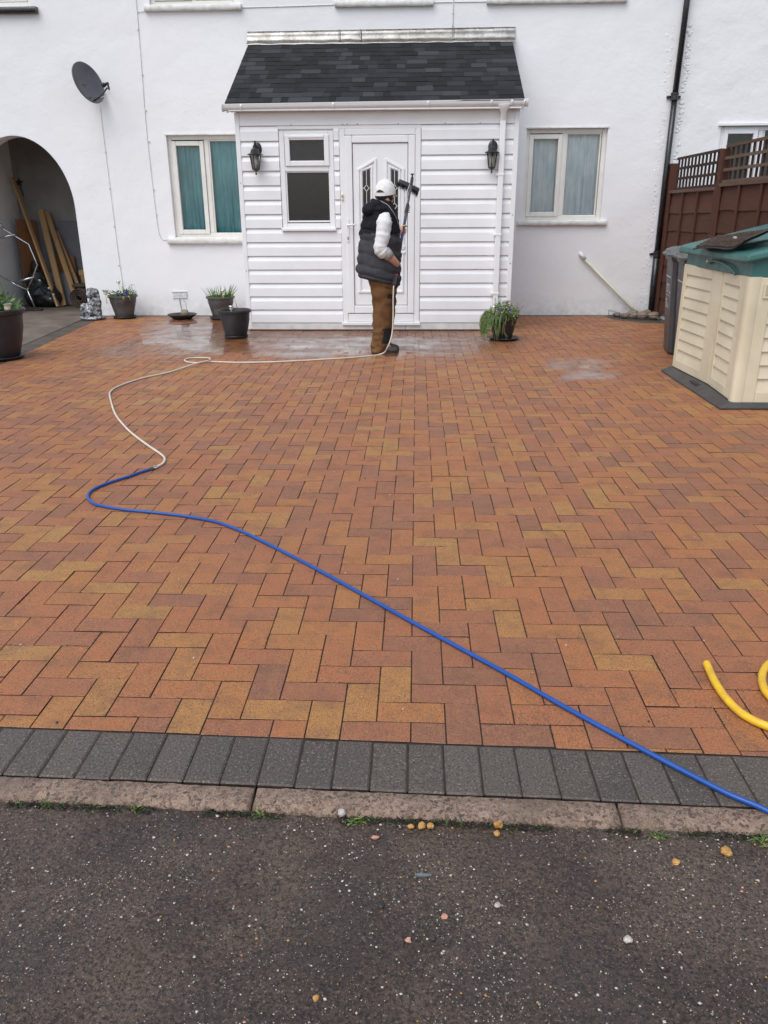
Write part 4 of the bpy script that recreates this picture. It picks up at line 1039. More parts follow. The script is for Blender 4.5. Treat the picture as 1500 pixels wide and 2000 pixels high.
# large black pot at the left edge
c = Vector((-4.262,6.17,0)); pot('flower_pot', 'large black pot with leafy plants at the left edge', c, .315, .485, 'potblack', .245, soil=.93)
mb = MB(); bl = MB()
for i in range(150):
    a = random.random()*6.28; r = .24*sqrt(random.random()); b = c+Vector((r*cos(a),r*sin(a),.46))
    mb.blade(b, (cos(a)*.4+random.gauss(0,.3),sin(a)*.4+random.gauss(0,.3),1), random.uniform(.08,.2), .012, .35, 4, random.choice((0,0,0,1)))
for i in range(110):
    a = random.random()*6.28; r = .22*sqrt(random.random()); b = c+Vector((r*cos(a)-.02,r*sin(a),.47+.16*random.random()))
    mb.leaf(b, (cos(a),sin(a),random.uniform(-.2,.8)), (random.gauss(0,.4),random.gauss(0,.4),1), random.uniform(.05,.10), random.uniform(.03,.05), random.choice((0,0,1)))
for i in range(7):
    b = c+Vector((random.uniform(.02,.14),random.uniform(-.1,.1),.46)); mb.blade(b,(random.gauss(-.05,.06),0,1), random.uniform(.28,.36), .022, .04, 4, random.choice((0,1)), (1,.3,0))
fl = MB(); fl.ball(c+Vector((.135,-.15,.60)),.022,.018,.02,8,5,wob=.4,seed=3); fl.ball(c+Vector((.16,-.14,.60)),.014,.014,.016,8,5,wob=.4,seed=5)
plant('leafy_plant', 'bright green leafy plants with a faded pink bloom in the large black pot', 'plant', c+Vector((0,0,.45)), [('leaves',mb,LM()),('bloom',fl,M['pink'])])
solar('', c+Vector((.235,-.13,.43)), .07, 'cream solar light with a bright cap in the large black pot', .037, True, .055)
# grey pot with pansies by the archway
c = Vector((-4.12,9.50,0)); pot('flower_pot', 'grey pot with violet pansies beside the silver ornament', c, .205, .30, 'potgrey', .165, style=1)
mb = MB(); pt = MB()
for i in range(230):
    a = random.random()*6.28; r = .17*sqrt(random.random()); b = c+Vector((r*cos(a),r*sin(a),.27))
    mb.leaf(b+Vector((0,0,random.uniform(0,.10))), (cos(a),sin(a),random.uniform(-.1,.9)), (random.gauss(0,.5),random.gauss(0,.5),1), random.uniform(.03,.06), .022, random.choice((1,1,0)))
for i in range(9):
    a = random.random()*6.28; r = .14*sqrt(random.random()); b = c+Vector((r*cos(a)+.03,r*sin(a),.28)); h = random.uniform(.1,.22)
    mb.blade(b, (random.gauss(0,.2),random.gauss(0,.2),1), h, .007, .1, 3, 1)
    for k in range(8): mb.leaf(b+Vector((random.gauss(0,.012),random.gauss(0,.012),h*random.uniform(.4,.95))), (random.gauss(0,1),random.gauss(0,1),.6),(0,0,1),.025,.012,random.choice((0,1)))
for (dx_,dz_) in ((-.02,.345),(.075,.35),(.12,.355),(.125,.375),(.11,.37),(.02,.335)):
    for k in range(5): pt.leaf(c+Vector((dx_,-.13,dz_)), (cos(k*1.26),-.3,sin(k*1.26)), (0,-1,.2), .021, .02)
for i in range(6):
    a = -pi/2+random.gauss(0,.45); b = c+Vector((.2*cos(a),.2*sin(a),.30)); mb.blade(b,(cos(a)*.5,sin(a)*.5,.4), random.uniform(.1,.2), .010, 1.6, 5, random.choice((2,2,3)))
plant('pansy_plant', 'violet pansies with trailing yellow leaves in the grey pot by the archway', 'plant', c+Vector((0,0,.26)), [('leaves',mb,LM()),('petals',pt,M['pansy'])])
solar('', c+Vector((-.025,-.02,.27)), .20, 'tall clear solar light among the violet pansies', .024, True, .03)
solar('', c+Vector((-.17,-.17,.22)), .12, 'tilted cream solar light between the silver ornament and the pansy pot', .036, True, .05)
# saucer with a stone
sc = Vector((-3.285,9.46,0)); t = thing('bird_bath_saucer', 'wide black saucer on the wet paving by the wall', 'saucer', sc)
MB().lathe(sc,[(.11,.001),(.13,.004),(.20,.055),(.205,.064),(.197,.064),(.12,.02),(.02,.018)],44).build('dish', M['potblack'], t, smooth='auto', ang=40)
o = MB().ball(sc+Vector((.045,-.01,.068)),.062,.05,.055,14,9,wob=.25,seed=2).build('stone', M['stone'], smooth=True, loc=sc+Vector((.045,-.01,.02))); tag(o,'round beige stone sitting in the wide black saucer','stone')
# grey pot with bulbs behind
c = Vector((-2.715,9.42,0)); pot('flower_pot', 'grey pot with green bulb shoots against the wall', c, .20, .29, 'potgrey', .17, style=1)
mb = MB()
for i in range(64):
    a = random.random()*6.28; r = .15*sqrt(random.random()); b = c+Vector((r*cos(a),r*sin(a),.255)); mb.blade(b,(cos(a)*.35+random.gauss(0,.2),sin(a)*.3,1), random.uniform(.12,.24), .013, .2, 4, random.choice((0,0,0,1)))
plant('bulb_plant', 'slender green bulb shoots in the grey pot against the wall', 'plant', c+Vector((0,0,.25)), [('leaves',mb,LM())])
solar('', c+Vector((.05,-.05,.25)), .10, 'steel solar light among the green bulb shoots', .024, True, .035)
# black ribbed pot in front
c = Vector((-2.13,7.64,0)); pot('flower_pot', 'black ribbed pot, almost bare, at the left corner of the porch', c, .195, .31, 'potblack', .145, ribs=.006, soil=.86)
mb = MB(); mb.blade(c+Vector((.04,.02,.26)),(-.12,0,1),.22,.008,.15,5,3); mb.blade(c+Vector((.10,0,.26)),(.3,0,1),.08,.006,.2,3,3)
for i in range(14): mb.blade(c+Vector((random.gauss(.07,.03),random.gauss(0,.05),.265)),(random.gauss(0,.5),random.gauss(0,.4),1),random.uniform(.02,.05),.006,.3,3,random.choice((1,3)))
plant('bare_stem_plant', 'lone bent stem in the almost bare black pot', 'plant', c+Vector((0,0,.26)), [('stem',mb,LM())])
solar('', c+Vector((-.03,-.03,.255)), .07, 'clear solar light leaning in the almost bare black pot', .024, True, .035)
# trailing pot at the right corner of the porch
c = Vector((1.005,7.50,0)); pot('flower_pot', 'black pot with trailing greenery at the right corner of the porch', c, .172, .265, 'potblack', None, style=1)
o = MB().lathe(Vector((1.02,7.495,0)),[(.13,.001),(.15,.004),(.178,.028),(.174,.032),(.14,.014),(.02,.012)],40).build('saucer', M['potblack'], smooth='auto', ang=40, loc=(1.02,7.495,0)); tag(o,'black saucer under the pot with trailing greenery','saucer')
mb = MB(); pt = MB()
for i in range(620):
    a = random.random()*6.28; r = .17*sqrt(random.random()); b = c+Vector((r*cos(a),r*sin(a),.24+random.uniform(0,1)*(.17-.1*(r/.17)**2)))
    mb.leaf(b, (cos(a)+random.gauss(0,.5),sin(a)+random.gauss(0,.5),random.uniform(0,1.2)), (random.gauss(0,.5),random.gauss(0,.5),1), random.uniform(.025,.05), .016, random.choice((0,0,0,1,2)))
for i in range(26):
    a = random.random()*6.28; r = .13*sqrt(random.random()); b = c+Vector((r*cos(a)+.04,r*sin(a),.26)); h = random.uniform(.07,.20)
    for k in range(9): mb.leaf(b+Vector((random.gauss(0,.01),random.gauss(0,.01),h*k/9)), (random.gauss(0,1),random.gauss(0,1),.8),(0,0,1),.03,.014,random.choice((0,0,1)))
for i in range(190):   # curtain of strands on the left
    a = pi+random.gauss(.35,.55); b = c+Vector((.165*cos(a),.165*sin(a),.255+random.uniform(0,.05))); L = random.uniform(.05,.27)
    p = [b, b+Vector((.045*cos(a),.045*sin(a),.012)), b+Vector((.07*cos(a)+random.gauss(0,.012),.07*sin(a),-.06)), b+Vector((.072*cos(a)+random.gauss(0,.015),.07*sin(a),-L))]
    if p[-1].z < .004: p[-1].z = .004
    P_ = smoothpath(p,3); mi = 3 if (i > 110 and L > .2) else random.choice((0,1,0))
    for q,w_ in zip(P_,P_[1:]):
        d = w_-q; mb.beam(q,w_,.0035,.0015,(.3,.8,.2),mi)
        if random.random() < .8: mb.leaf(q,(random.gauss(0,1),random.gauss(0,1),-.6),(random.gauss(0,1),0,1),.022,.007,mi)
for i in range(11):
    a = -pi/2+random.gauss(0,.7); b = c+Vector((.175*cos(a),.175*sin(a),.27)); L = random.uniform(.08,.25)
    P_ = smoothpath([b, b+Vector((.02*cos(a),.02*sin(a),-.02)), b+Vector((.015*cos(a)+random.gauss(0,.02),.005*sin(a),-L*.6)), b+Vector((random.gauss(0,.03),-.0,-L))],4)
    mb.tube(P_, .0018, 4, random.choice((0,2,2)))
for (dx_,dz_) in ((-.065,.345),(.06,.345),(.065,.35)):
    for k in range(5): pt.leaf(c+Vector((dx_,-.12,dz_)), (cos(k*1.26),-.3,sin(k*1.26)), (0,-1,.2), .019, .019)
for (dx_,hh,ly) in ((.16,.15,.5),(.17,.2,.9)): mb.tube([c+Vector((.14,0,.27)),c+Vector((.14+hh*.45*ly,-.02,.27+hh*.6))],.0025,4,3)
mb.tube([c+Vector((-.10,0,.27)),c+Vector((-.10,0,.47))],.003,4,3)
plant('trailing_plant', 'green trailing plant spilling over the left side of the right-hand pot', 'plant', c+Vector((0,0,.25)), [('leaves',mb,LM()),('petals',pt,M['pansy'])])
solar('', c+Vector((-.115,-.05,.24)), .08, 'clear solar light at the left of the trailing plant', .024, True, .05)
solar('', c+Vector((.02,.04,.24)), .14, 'broad steel-topped solar light in the middle of the trailing plant', .042, True, .04)

# silver ornament
c = Vector((-4.505,9.33,0)); t = thing('garden_ornament', 'silver-grey carved stone ornament of a crouching animal by the archway', 'ornament', c)
def lump(name, items, m_, seed):
    mb = MB(); 
    for (p,rx,ry,rz) in items: mb.ball(c+Vector(p),rx,ry,rz,20,12)
    o = mb.build(name, m_, t, smooth=True); r = o.modifiers.new('join','REMESH'); r.mode = 'VOXEL'; r.voxel_size = .008; r.use_smooth_shade = True
    tx = bpy.data.textures.new(name+'_relief','CLOUDS'); tx.noise_scale = .035; d = o.modifiers.new('relief','DISPLACE'); d.texture = tx; d.strength = .03; d.mid_level = .5; d.texture_coords = 'GLOBAL'
    return o
lump('plinth', [((-.06,-.02,.03),.12,.10,.035),((.05,0,.03),.12,.10,.032),((.0,-.06,.028),.14,.07,.03)], M['silver'], 1)
lump('body', [((-.07,-.01,.13),.09,.085,.085),((-.10,-.05,.17),.05,.05,.06),((.0,0,.15),.10,.085,.11),((.05,.0,.22),.085,.08,.12),((.085,-.02,.13),.05,.05,.1),((-.02,-.06,.11),.045,.035,.06),((-.11,-.06,.085),.035,.035,.03)], M['silver'], 2)
lump('head', [((.03,-.01,.36),.075,.07,.075),((.0,-.04,.33),.045,.05,.04),((.07,0,.38),.05,.05,.05),((.1,-.01,.32),.03,.03,.05),((-.01,-.02,.40),.03,.03,.03)], M['silver'], 3)

# ================================================================ shed, bins, fence, drain
SXf, SY0, SY1, SXb = 2.35, 4.06, 5.52, 3.12
shed = thing('garden_store', 'beige plastic garden store with green lid at the right edge', 'storage shed', ((SXf+SXb)/2,(SY0+SY1)/2,0))
mb = MB(); e = .085
mb.rings([[(SXf-e,SY0-.03,.001),(SXb+.05,SY0-.03,.001),(SXb+.05,SY1+.04,.001),(SXf-e,SY1+.04,.001)],[(SXf-e,SY0-.03,.014),(SXb+.05,SY0-.03,.014),(SXb+.05,SY1+.04,.014),(SXf-e,SY1+.04,.014)],[(SXf-.01,SY0-.012,.05),(SXb+.03,SY0-.012,.05),(SXb+.03,SY1+.02,.05),(SXf-.01,SY1+.02,.05)]])
mb.build('base', M['shedbase'], shed, bevel=.006)
ym = 4.70; xi = SXf+.045                       # doors meet in a shallow fold
for i in range(4):
    MB().box(SXf-.045+.0,SXf-.0,ym+.02+i*.045,ym+.04+i*.045,.04,.053).build('base_rib', M['shedbase'], shed)
MB().box(SXf+.07,SXb,SY0+.02,SY1-.01,.05,.95).build('carcass', M['shed'], shed)
def lapped(name, A, B, z0, z1, nl, nrm_, m_, ins=(.07,.07,.07,.09), parent=None, t=.035):
    """panel between ground points A and B with a recessed field of lapped boards"""
    A = Vector(A); B = Vector(B); d = (B-A); L = d.length; d.normalize(); n = Vector(nrm_).normalized()
    def q(s,z,o): v = A+d*s+n*o; return (v.x,v.y,z)
    a,b,c_b,ct = ins; mb = MB()
    def slab(s0,s1,za,zb,o0,o1): mb.prism([q(s0,za,o0),q(s1,za,o0),q(s1,zb,o0),q(s0,zb,o0)], n*(o1-o0))
    slab(0,a,z0,z1,-t,0); slab(L-b,L,z0,z1,-t,0); slab(a,L-b,z0,z0+c_b,-t,0); slab(a,L-b,z1-ct,z1,-t,0)
    o = mb.build(name, m_, parent or shed, bevel=.006)
    h = (z1-ct-z0-c_b)/nl
    for i in range(nl):
        za = z0+c_b+h*i; zb = za+h
        m2 = MB(); m2.add([q(a,za,-.003),q(L-b,za,-.003),q(L-b,zb,-.020),q(a,zb,-.020),q(a,za,-t),q(L-b,za,-t),q(L-b,zb-.004,-t),q(a,zb-.004,-t)], [(0,1,2,3),(7,6,5,4),(0,4,5,1),(3,2,6,7),(0,3,7,4),(1,5,6,2)])
        m2.build('lap_board', m_, o)
    return o
n1 = Vector((-(SY1-ym),(-(xi-SXf)),0)); 
lapped('door', (SXf,SY1-.005,0), (xi,ym+.006,0), .055, .95, 8, (-(SY1-ym),-(xi-SXf)*-1*-1,0), M['shed'], (.07,.19,.075,.085))
lapped('door', (xi,ym-.006,0), (SXf+.005,SY0+.06,0), .055, .945, 8, (-(ym-SY0),(xi-SXf),0), M['shed'], (.06,.13,.075,.085))
MB().loft([((SXf+.055,SY0+.05,z),(.052,0,0),(0,.05,0)) for z in (.035,.5,.945)], 20, sup=3).build('corner_post', M['shed'], shed, smooth='auto')
lapped('side_panel', (SXf+.085,SY0+.004,0), (SXb,SY0+.004,0), .035, .94, 7, (0,-1,0), M['shed'], (.085,.06,.09,.12))
mb = MB(); vx = SXf+.115
mb.box(vx-.005,vx+.10,SY0-.008,SY0+.0,.80,.815); mb.box(vx-.005,vx+.10,SY0-.008,SY0,.885,.90); mb.box(vx-.005,vx+.008,SY0-.0075,SY0,.815,.885); mb.box(vx+.088,vx+.1,SY0-.0075,SY0,.815,.885)
vent = mb.build('vent', M['shed'], shed)
for i in range(5): MB().box(vx+.008,vx+.088,SY0-.006,SY0+.002,.823+i*.0125,.829+i*.0125).build('vent_slat', M['shed'], vent)
# green collar and lid (lid rises towards the back)
zc0 = .94
def lidz(x): return 1.105+(x-SXf)*.22
mb = MB(); mb.prism([(SXf+.015,SY0+.012,zc0),(SXb,SY0+.012,zc0),(SXb,SY0+.012,lidz(SXb)-.02),(SXf+.015,SY0+.012,lidz(SXf)-.03)], (0,SY1-SY0-.02,0)); mb.build('collar', M['shedgreen'], shed, bevel=.006)
mb = MB(); mb.tube(smoothpath([(SXf-.0,4.95,.985),(SXf-.012,4.8,1.015),(SXf-.014,4.6,1.01),(SXf-.01,4.42,.985),(SXf-.0,4.33,.945)],5), .010, 8); mb.build('handle_lip', M['shedgreen'], shed, smooth=True)
MB().ball((SXf-.008,4.93,1.005),.012,.016,.012,8,6).build('catch', M['shed'], shed)
a, b, y0, y1 = SXf-.05, SXb+.06, SY0-.035, SY1+.055
lid = MB(); rs = []
for (ins_,dz) in ((.014,-.055),(.0,-.045),(.006,-.006),(.028,.014),(.04,.016)):
    rs.append([(a+ins_,y0+ins_,lidz(a)+dz),(b-ins_,y0+ins_,lidz(b)+dz),(b-ins_,y1-ins_,lidz(b)+dz),(a+ins_,y1-ins_,lidz(a)+dz)])
lid.rings(rs); lid_o = lid.build('lid', M['shedgreen'], shed, bevel=.008)
for yy_ in (4.42,4.5): MB().tube([(a+.03,yy_,lidz(a)+.018),(b-.05,yy_,lidz(b)+.016)], .006, 6).build('lid_rib', M['shedgreen'], lid_o, smooth=True)
# rubber mat thrown over the lid
t = thing('door_mat', 'dark brown looped rubber mat draped over the green lid', 'mat', (2.6,4.75,lidz(2.6)))
mb = MB(); rs = []; nu, nv_ = 46, 26; dots = MB()

def lidhit(u,v):
    r = ray(u,v); t = (lidz(CAM.x)+.016-CAM.z)/(r.z-.22*r.x); return CAM+r*t
m00, m10, m11, m01 = lidhit(1352,490), lidhit(1456,490), lidhit(1545,472), lidhit(1400,468)
def matp(s,q):
    p = m00*(1-s)*(1-q)+m10*s*(1-q)+m11*s*q+m01*(1-s)*q; curl = max(0,s-.72)/.28
    z = lidz(p.x)+.020+.006*noise.noise(Vector((s*4,q*4,1)))+.022*max(0,sin(s*5+q*2))*.5+ .06*curl**1.5*(1-q*.3)+.09*s*q+.012
    return Vector((p.x-.02*curl**2,p.y,z))
for j in range(nv_+1): rs.append([matp(i/nu,j/nv_) for i in range(nu+1)])
mb.rings(rs, (False,False), closed=False); mm = mb.build('sheet', M['mat'], t, smooth=True); mm.modifiers.new('thickness','SOLIDIFY').thickness = .008
for j in range(1,15):
    for i in range(1,26):
        p = matp((i+.5*(j%2))/27,j/15); dots.ball(p+Vector((0,0,.008)),.010,.010,.009,6,4)
dots.build('pile', M['matpile'], t)['kind'] = 'stuff'
for k,(x,y,l,lab) in enumerate(((matp(.5,.5).x,matp(.5,.5).y,.0,'small pale shell lying on the dark rubber mat'),)):
    o = MB().ball((x,y,matp(.5,.5).z+.018),.018,.014,.012,8,5,wob=.3,seed=k).build('shell', M['pebwhite'], loc=(x,y,1.1)); tag(o,lab,'shell')

# wheelie bins
def wheelie(cx, cy, rot, label, digits):
    t = thing('wheelie_bin', label, 'bin', (cx,cy,0), 'grey bins behind the garden store'); R = Matrix.Rotation(rot,3,'Z')
    def T(x,y,z): v = R@Vector((x,y,z)); return (cx+v.x,cy+v.y,z)
    mb = MB(); rs = []
    # local: -x is the front
    for (z,f,bk,w) in ((.012,0,.42,.20),(.03,-.004,.43,.206),(.5,-.035,.47,.225),(.92,-.06,.50,.243),(.925,-.075,.51,.255),(.965,-.08,.515,.262)):
        rs.append([T(f,-w+.03,z),T(f+.03,-w,z),T(bk,-w,z),T(bk,w,z),T(f+.03,w,z),T(f,w-.03,z)])
    mb.rings(rs); body = mb.build('body', M['bin'], t, bevel=.006)
    mb = MB(); rs = []
    for (z,f,bk,w) in ((.962,-.11,.54,.275),(.985,-.115,.545,.28),(.99,-.10,.545,.272),(1.02,-.085,.55,.262),(1.045,-.02,.55,.22),(1.06,.12,.53,.18)):
        rs.append([T(f,-w+.04,z),T(f+.04,-w,z),T(bk,-w,z),T(bk,w,z),T(f+.04,w,z),T(f,w-.04,z)])
    mb.rings(rs); lid = mb.build('lid', M['binlid'], t, bevel=.004)
    mb = MB(); mb.tube([T(.57,-.24,.99),T(.57,.24,.99)],.016,10); mb.build('handle', M['bin'], t, smooth=True)
    for s in (-1,1):
        w = MB(); w.tube([T(.46,s*.225,.10),T(.46,s*.275,.10)],.10,20); w.build('wheel', M['black'], t, smooth='auto')
    mk = MB()
    def mark(x0,x1,z0,z1):
        f = -.004-.031*(z0-.03)/.47-.0035 if z0 < .5 else -.035-.025*(z0-.5)/.42-.0035
        mk.add([T(f,x0,z0),T(f,x1,z0),T(f-.002,x1,z1),T(f-.002,x0,z1)],[(0,1,2,3)])
    mark(-.17,.17,.755,.768)
    S7 = {'0':'abcdef','2':'abged','N':'abcef','V':'bcdef','_':'d','1':'bc'}
    def digit(ch, x, z, w, h, th):
        for sg in S7[ch]:
            if sg == 'a': mark(x,x+w,z+h-th,z+h)
            if sg == 'd': mark(x,x+w,z,z+th)
            if sg == 'g': mark(x,x+w,z+h/2-th/2,z+h/2+th/2)
            if sg == 'f': mark(x+w-th,x+w,z+h/2,z+h)
            if sg == 'e': mark(x+w-th,x+w,z,z+h/2)
            if sg == 'b': mark(x,x+th,z+h/2,z+h)
            if sg == 'c': mark(x,x+th,z,z+h/2)
    if digits:
        for i,ch in enumerate('0N'): digit(ch,.03-i*.10+.0,.605,.075,.085,.016)
        mark(-.09,.11,.575,.585); mark(-.15,-.10,.60,.625); mark(-.15,-.13,.57,.585)
        digit('2',.03,.455,.09,.085,.018); mark(-.06,-.02,.45,.50)
    if mk.v: mk.build('markings', M['binmark'], body)['kind'] = 'stuff'
    return t
def bincentre(u, v, y):
    q = OY(u,v,y); w = Matrix.Rotation(radians(-9),3,'Z')@Vector((-.055,-.24,0)); return q.x-w.x, q.y-w.y
wheelie(*bincentre(1313,540,6.42),radians(-9),'grey wheelie bin with white marks on its front, farther from the store',True)
wheelie(*bincentre(1338,540,5.82),radians(-9),'grey wheelie bin nearer the garden store, mostly hidden by it',False)

# fence on the right boundary
fence = thing('boundary_fence', 'brown lapped timber fence with trellis top on the right boundary', 'fence', (3.4,8,0))
FX = 3.4
for (y,h) in ((9.74,1.97),(7.88,2.02),(6.0,2.05),(4.1,2.05)): MB().box(FX-.045,FX+.05,y-.05,y+.05,0,h).build('post', M['fence'], fence, bevel=.004)
def panel(y0,y1,z0,z1,nb=7):
    n = nb; h = (z1-z0)/n
    for i in range(n):
        mb = MB(); rs = []; k = 24
        for q in range(k+1):
            y = y0+(y1-y0)*q/k; w_ = noise.noise(Vector((y*3,i*4.1,0)))*.014
            za = z0+h*i-.022+w_; zb = z0+h*(i+1)+.006
            rs.append([(FX-.008,y,za),(FX-.020,y,za),(FX-.004,y,zb),(FX+.008,y,zb)])
        mb.rings(rs, (True,True)); mb.build('slat', M['fence'], fence, smooth=False)
    for q in (.0,.34,.67,1.0):
        y = y0+(y1-y0)*q; y = min(max(y,y0+.02),y1-.02); MB().box(FX-.042,FX-.0215,y-.02,y+.02,z0,z1).build('batten', M['fence'], fence, bevel=.003)
    MB().box(FX-.046,FX+.03,y0,y1,z1,z1+.035).build('cap_rail', M['fenceworn'], fence, bevel=.004)
panel(7.94,9.68,.06,1.60); panel(6.06,7.82,.06,1.63); panel(4.16,5.94,.06,1.63)
def trellis(y0,y1,z0,z1,n,mat_,worn):
    for i in range(n+1):
        y = y0+(y1-y0)*i/n; MB().box(FX-.006,FX+.012,y-.014,y+.014,z0,z1).build('trellis_lath', M[mat_], fence)
    for i in range(4):
        z = z0+(z1-z0-.03)*i/3; MB().box(FX-.024,FX-.0062,y0-.012,y1+.012,z,z+.03).build('trellis_rail', M[worn], fence)
trellis(7.96,9.53,1.637,2.03,12,'fencedark','fencedark'); trellis(6.08,7.80,1.668,2.055,12,'fencedark','fenceworn'); trellis(4.2,5.9,1.668,2.055,12,'fencedark','fenceworn')

# drain with stones, wire and twigs
t = thing('drain_surround', 'wire guard round the drain at the foot of the black drainpipe', 'drain guard', (3.02,9.45,0))
base = [G(1205,622),G(1235,629),G(1285,630),G(1300,622)]
ring = [(2.72,9.72),(2.80,9.42),(2.98,9.20),(3.22,9.16),(3.33,9.35),(3.33,9.7)]
for z in (.03,.075): MB().tube(smoothpath([(x,y,z+random.gauss(0,.008)) for x,y in ring],5), .0035, 6).build('wire', M['iron'], t, smooth=True)
for x,y in ring: MB().tube([(x,y,.0),(x,y,.09)], .003, 6).build('wire', M['iron'], t, smooth=True)
MB().tube(smoothpath([(2.66,9.6,.10),(2.85,9.42,.06),(3.1,9.3,.075),(3.3,9.28,.06)],5), .004, 6).build('wire', M['cablegrey'], t, smooth=True)
names = ['left end','near the front left','in front of the waste pipe','near the front','at the front right','behind the front stones','under the waste pipe','at the right end','beside the drainpipe','near the bin']
spots = [(2.80,9.58,.055),(2.87,9.42,.06),(2.98,9.40,.065),(3.08,9.30,.075),(3.22,9.27,.07),(3.12,9.46,.08),(2.96,9.58,.06),(3.27,9.42,.075),(3.22,9.60,.08),(3.05,9.66,.07)]
for k,((x,y,r),nm) in enumerate(zip(spots,names)):
    o = MB().ball((x,y,r*.62),r,r*.8,r*.66,14,9,wob=.3,seed=k*3.1).build('cobble', M['stone'], smooth=True, loc=(x,y,0)); tag(o,'brown cobble in the drain guard, '+nm,'stone','cobbles round the drain')
for k,((x,y),(x2,y2,z2)) in enumerate((((3.3,9.2),(3.42,9.05,.16)),((3.22,9.16),(3.2,8.95,.05)))):
    o = MB().tube(smoothpath([(x,y,.06),((x+x2)/2+.02,(y+y2)/2,z2*.8),(x2,y2,z2)],4), .006, 6).build('twig', M['dry'], smooth=True, loc=(x,y,0)); tag(o,'pale dry twig sticking out of the drain guard' if k == 0 else 'curled dry stem below the drain guard','twig')
MB_ = MB(); pts = [(2.66,9.74),(2.70,9.30),(2.98,9.02),(3.36,8.86),(3.36,9.74)]
MB_.prism([(x,y,-.02) for x,y in pts], (0,0,.0235)); struct(MB_.build('drain_surround_slab', M['darkconc']))

# ================================================================ things inside the archway
def plank(a, b, w, th, key, label, up=(0,1,0)):
    o = MB().beam(a, b, w, th, up).build('plank', M[key], loc=a, bevel=.002); tag(o, label, 'plank', 'timber leaning in the archway'); return o
XL = ac-aw*1.03
def SC(p, y): p = Vector(p); return CAM+(p-CAM)*((y-CAM.y)/(p.y-CAM.y))
plank((-5.66,10.85,.015),(-6.29,11.30,1.92),.085,.03,'pine','longest pale pine plank leaning to the left in the archway',(1,0,.3))
plank((-5.64,11.0,.015),SC((-6.10,11.7,1.45),11.40),.10,.03,'pine','shorter pine plank just right of the longest one',(.3,1,0))
plank((-5.38,10.95,.015),SC((-6.03,11.75,1.42),11.42),.075,.04,'pine','pine batten crossing in front, its foot on bare concrete',(.6,1,0))
plank((-5.30,11.05,.015),SC((-5.90,11.72,1.12),11.42),.055,.03,'pine','thin pine batten close behind the crossing one',(.6,1,0))
o = MB().prism([(-6.20,10.95,.02),(-6.05,11.30,.02),(-6.08,11.40,1.30),(-6.235,11.05,1.32)], (.02,-.012,0)).build('board', M['ply'], loc=(-6.1,11.4,.02)); tag(o,'orange-brown board leaning against the passage wall behind the planks','board')
o = MB().prism([(-6.05,11.40,.02),(-5.25,11.40,.02),(-5.22,11.46,1.28),(-6.1,11.46,1.28)], (0,.02,0)).build('board', M['greyboard'], loc=(-5.6,11.43,.02)); tag(o,'wide dark grey panel standing against the end wall of the passage','board')
o = MB().prism([(-5.93,11.12,.015),(-5.50,11.14,.015),(-5.55,11.26,.50),(-5.97,11.25,.50)], (0,.02,0)).build('board', M['greyboard'], loc=(-5.75,11.3,.0)); tag(o,'grey sheet leaning behind the black sack','board')
o = MB().prism([(-5.92,11.30,.015),(-5.46,11.30,.015),(-5.52,11.36,.76),(-5.92,11.36,.76)], (0,.02,0)).build('board', M['ply'], loc=(-5.75,11.56,.0)); tag(o,'small orange board behind the grey sheet','board')
t = thing('timber_frame', 'low pine frame lying behind the rolled carpet', 'frame', (-5.3,11.5,0))
MB().box(-5.45,-4.95,11.30,11.36,.46,.54).build('top_rail', M['pine'], t, bevel=.003)
for x in (-5.4,-5.2,-5.0): MB().box(x-.03,x+.03,11.31,11.35,.01,.46).build('stud', M['pine'], t, bevel=.003)
MB().box(-5.45,-4.95,11.365,11.38,.01,.46).build('backing', M['ply'], t)
# rolled carpet
t = thing('carpet_roll', 'brown carpet roll on the passage floor by the right jamb', 'carpet', (-5.2,11.2,0)); R_ = .145
sp_ = [Vector((-5.30+(.03+.115*k/70)*cos(k*.36),0,.155+(.03+.115*k/70)*sin(k*.36))) for k in range(71)]
mb = MB(); mb.rings([[Vector((p.x,y,p.z)) for p in sp_] for y in (10.8,11.28)], (False,False), closed=False); o = mb.build('roll', M['carpet'], t, smooth=True); o.modifiers.new('thickness','SOLIDIFY').thickness = .012
MB().box(-5.45,-5.05,10.95,11.2,.30,.35).build('folded_end', M['carpet'], t, bevel=.02)
# black sack
t = thing('black_sack', 'bulging black sack slumped against the passage wall', 'sack', (-5.9,10.95,0))
c = Vector((-5.93,10.98,0)); mb = MB()
for (p,rx,ry,rz) in (((0,0,.19),.23,.2,.2),((-.08,.05,.38),.17,.16,.2),((.12,-.03,.14),.17,.15,.15),((-.16,0,.16),.13,.14,.17),((-.10,.08,.55),.09,.09,.16)): mb.ball(c+Vector(p),rx,ry,rz,20,12)
o = mb.build('bag', M['sack'], t, smooth=True); r = o.modifiers.new('join','REMESH'); r.mode = 'VOXEL'; r.voxel_size = .02; r.use_smooth_shade = True
tx = bpy.data.textures.new('sack_folds','CLOUDS'); tx.noise_scale = .12; d = o.modifiers.new('folds','DISPLACE'); d.texture = tx; d.strength = .09; d.texture_coords = 'GLOBAL'
for k,(dx_,dy_,dz_) in enumerate(((.05,-.17,.42),(.17,-.15,.30),(.22,-.14,.2),(.17,-.17,.14))): MB().ball(c+Vector((dx_,dy_,dz_)),.022,.014,.018,8,5,wob=.3,seed=k).build('tag', M['lampwhite'], t)
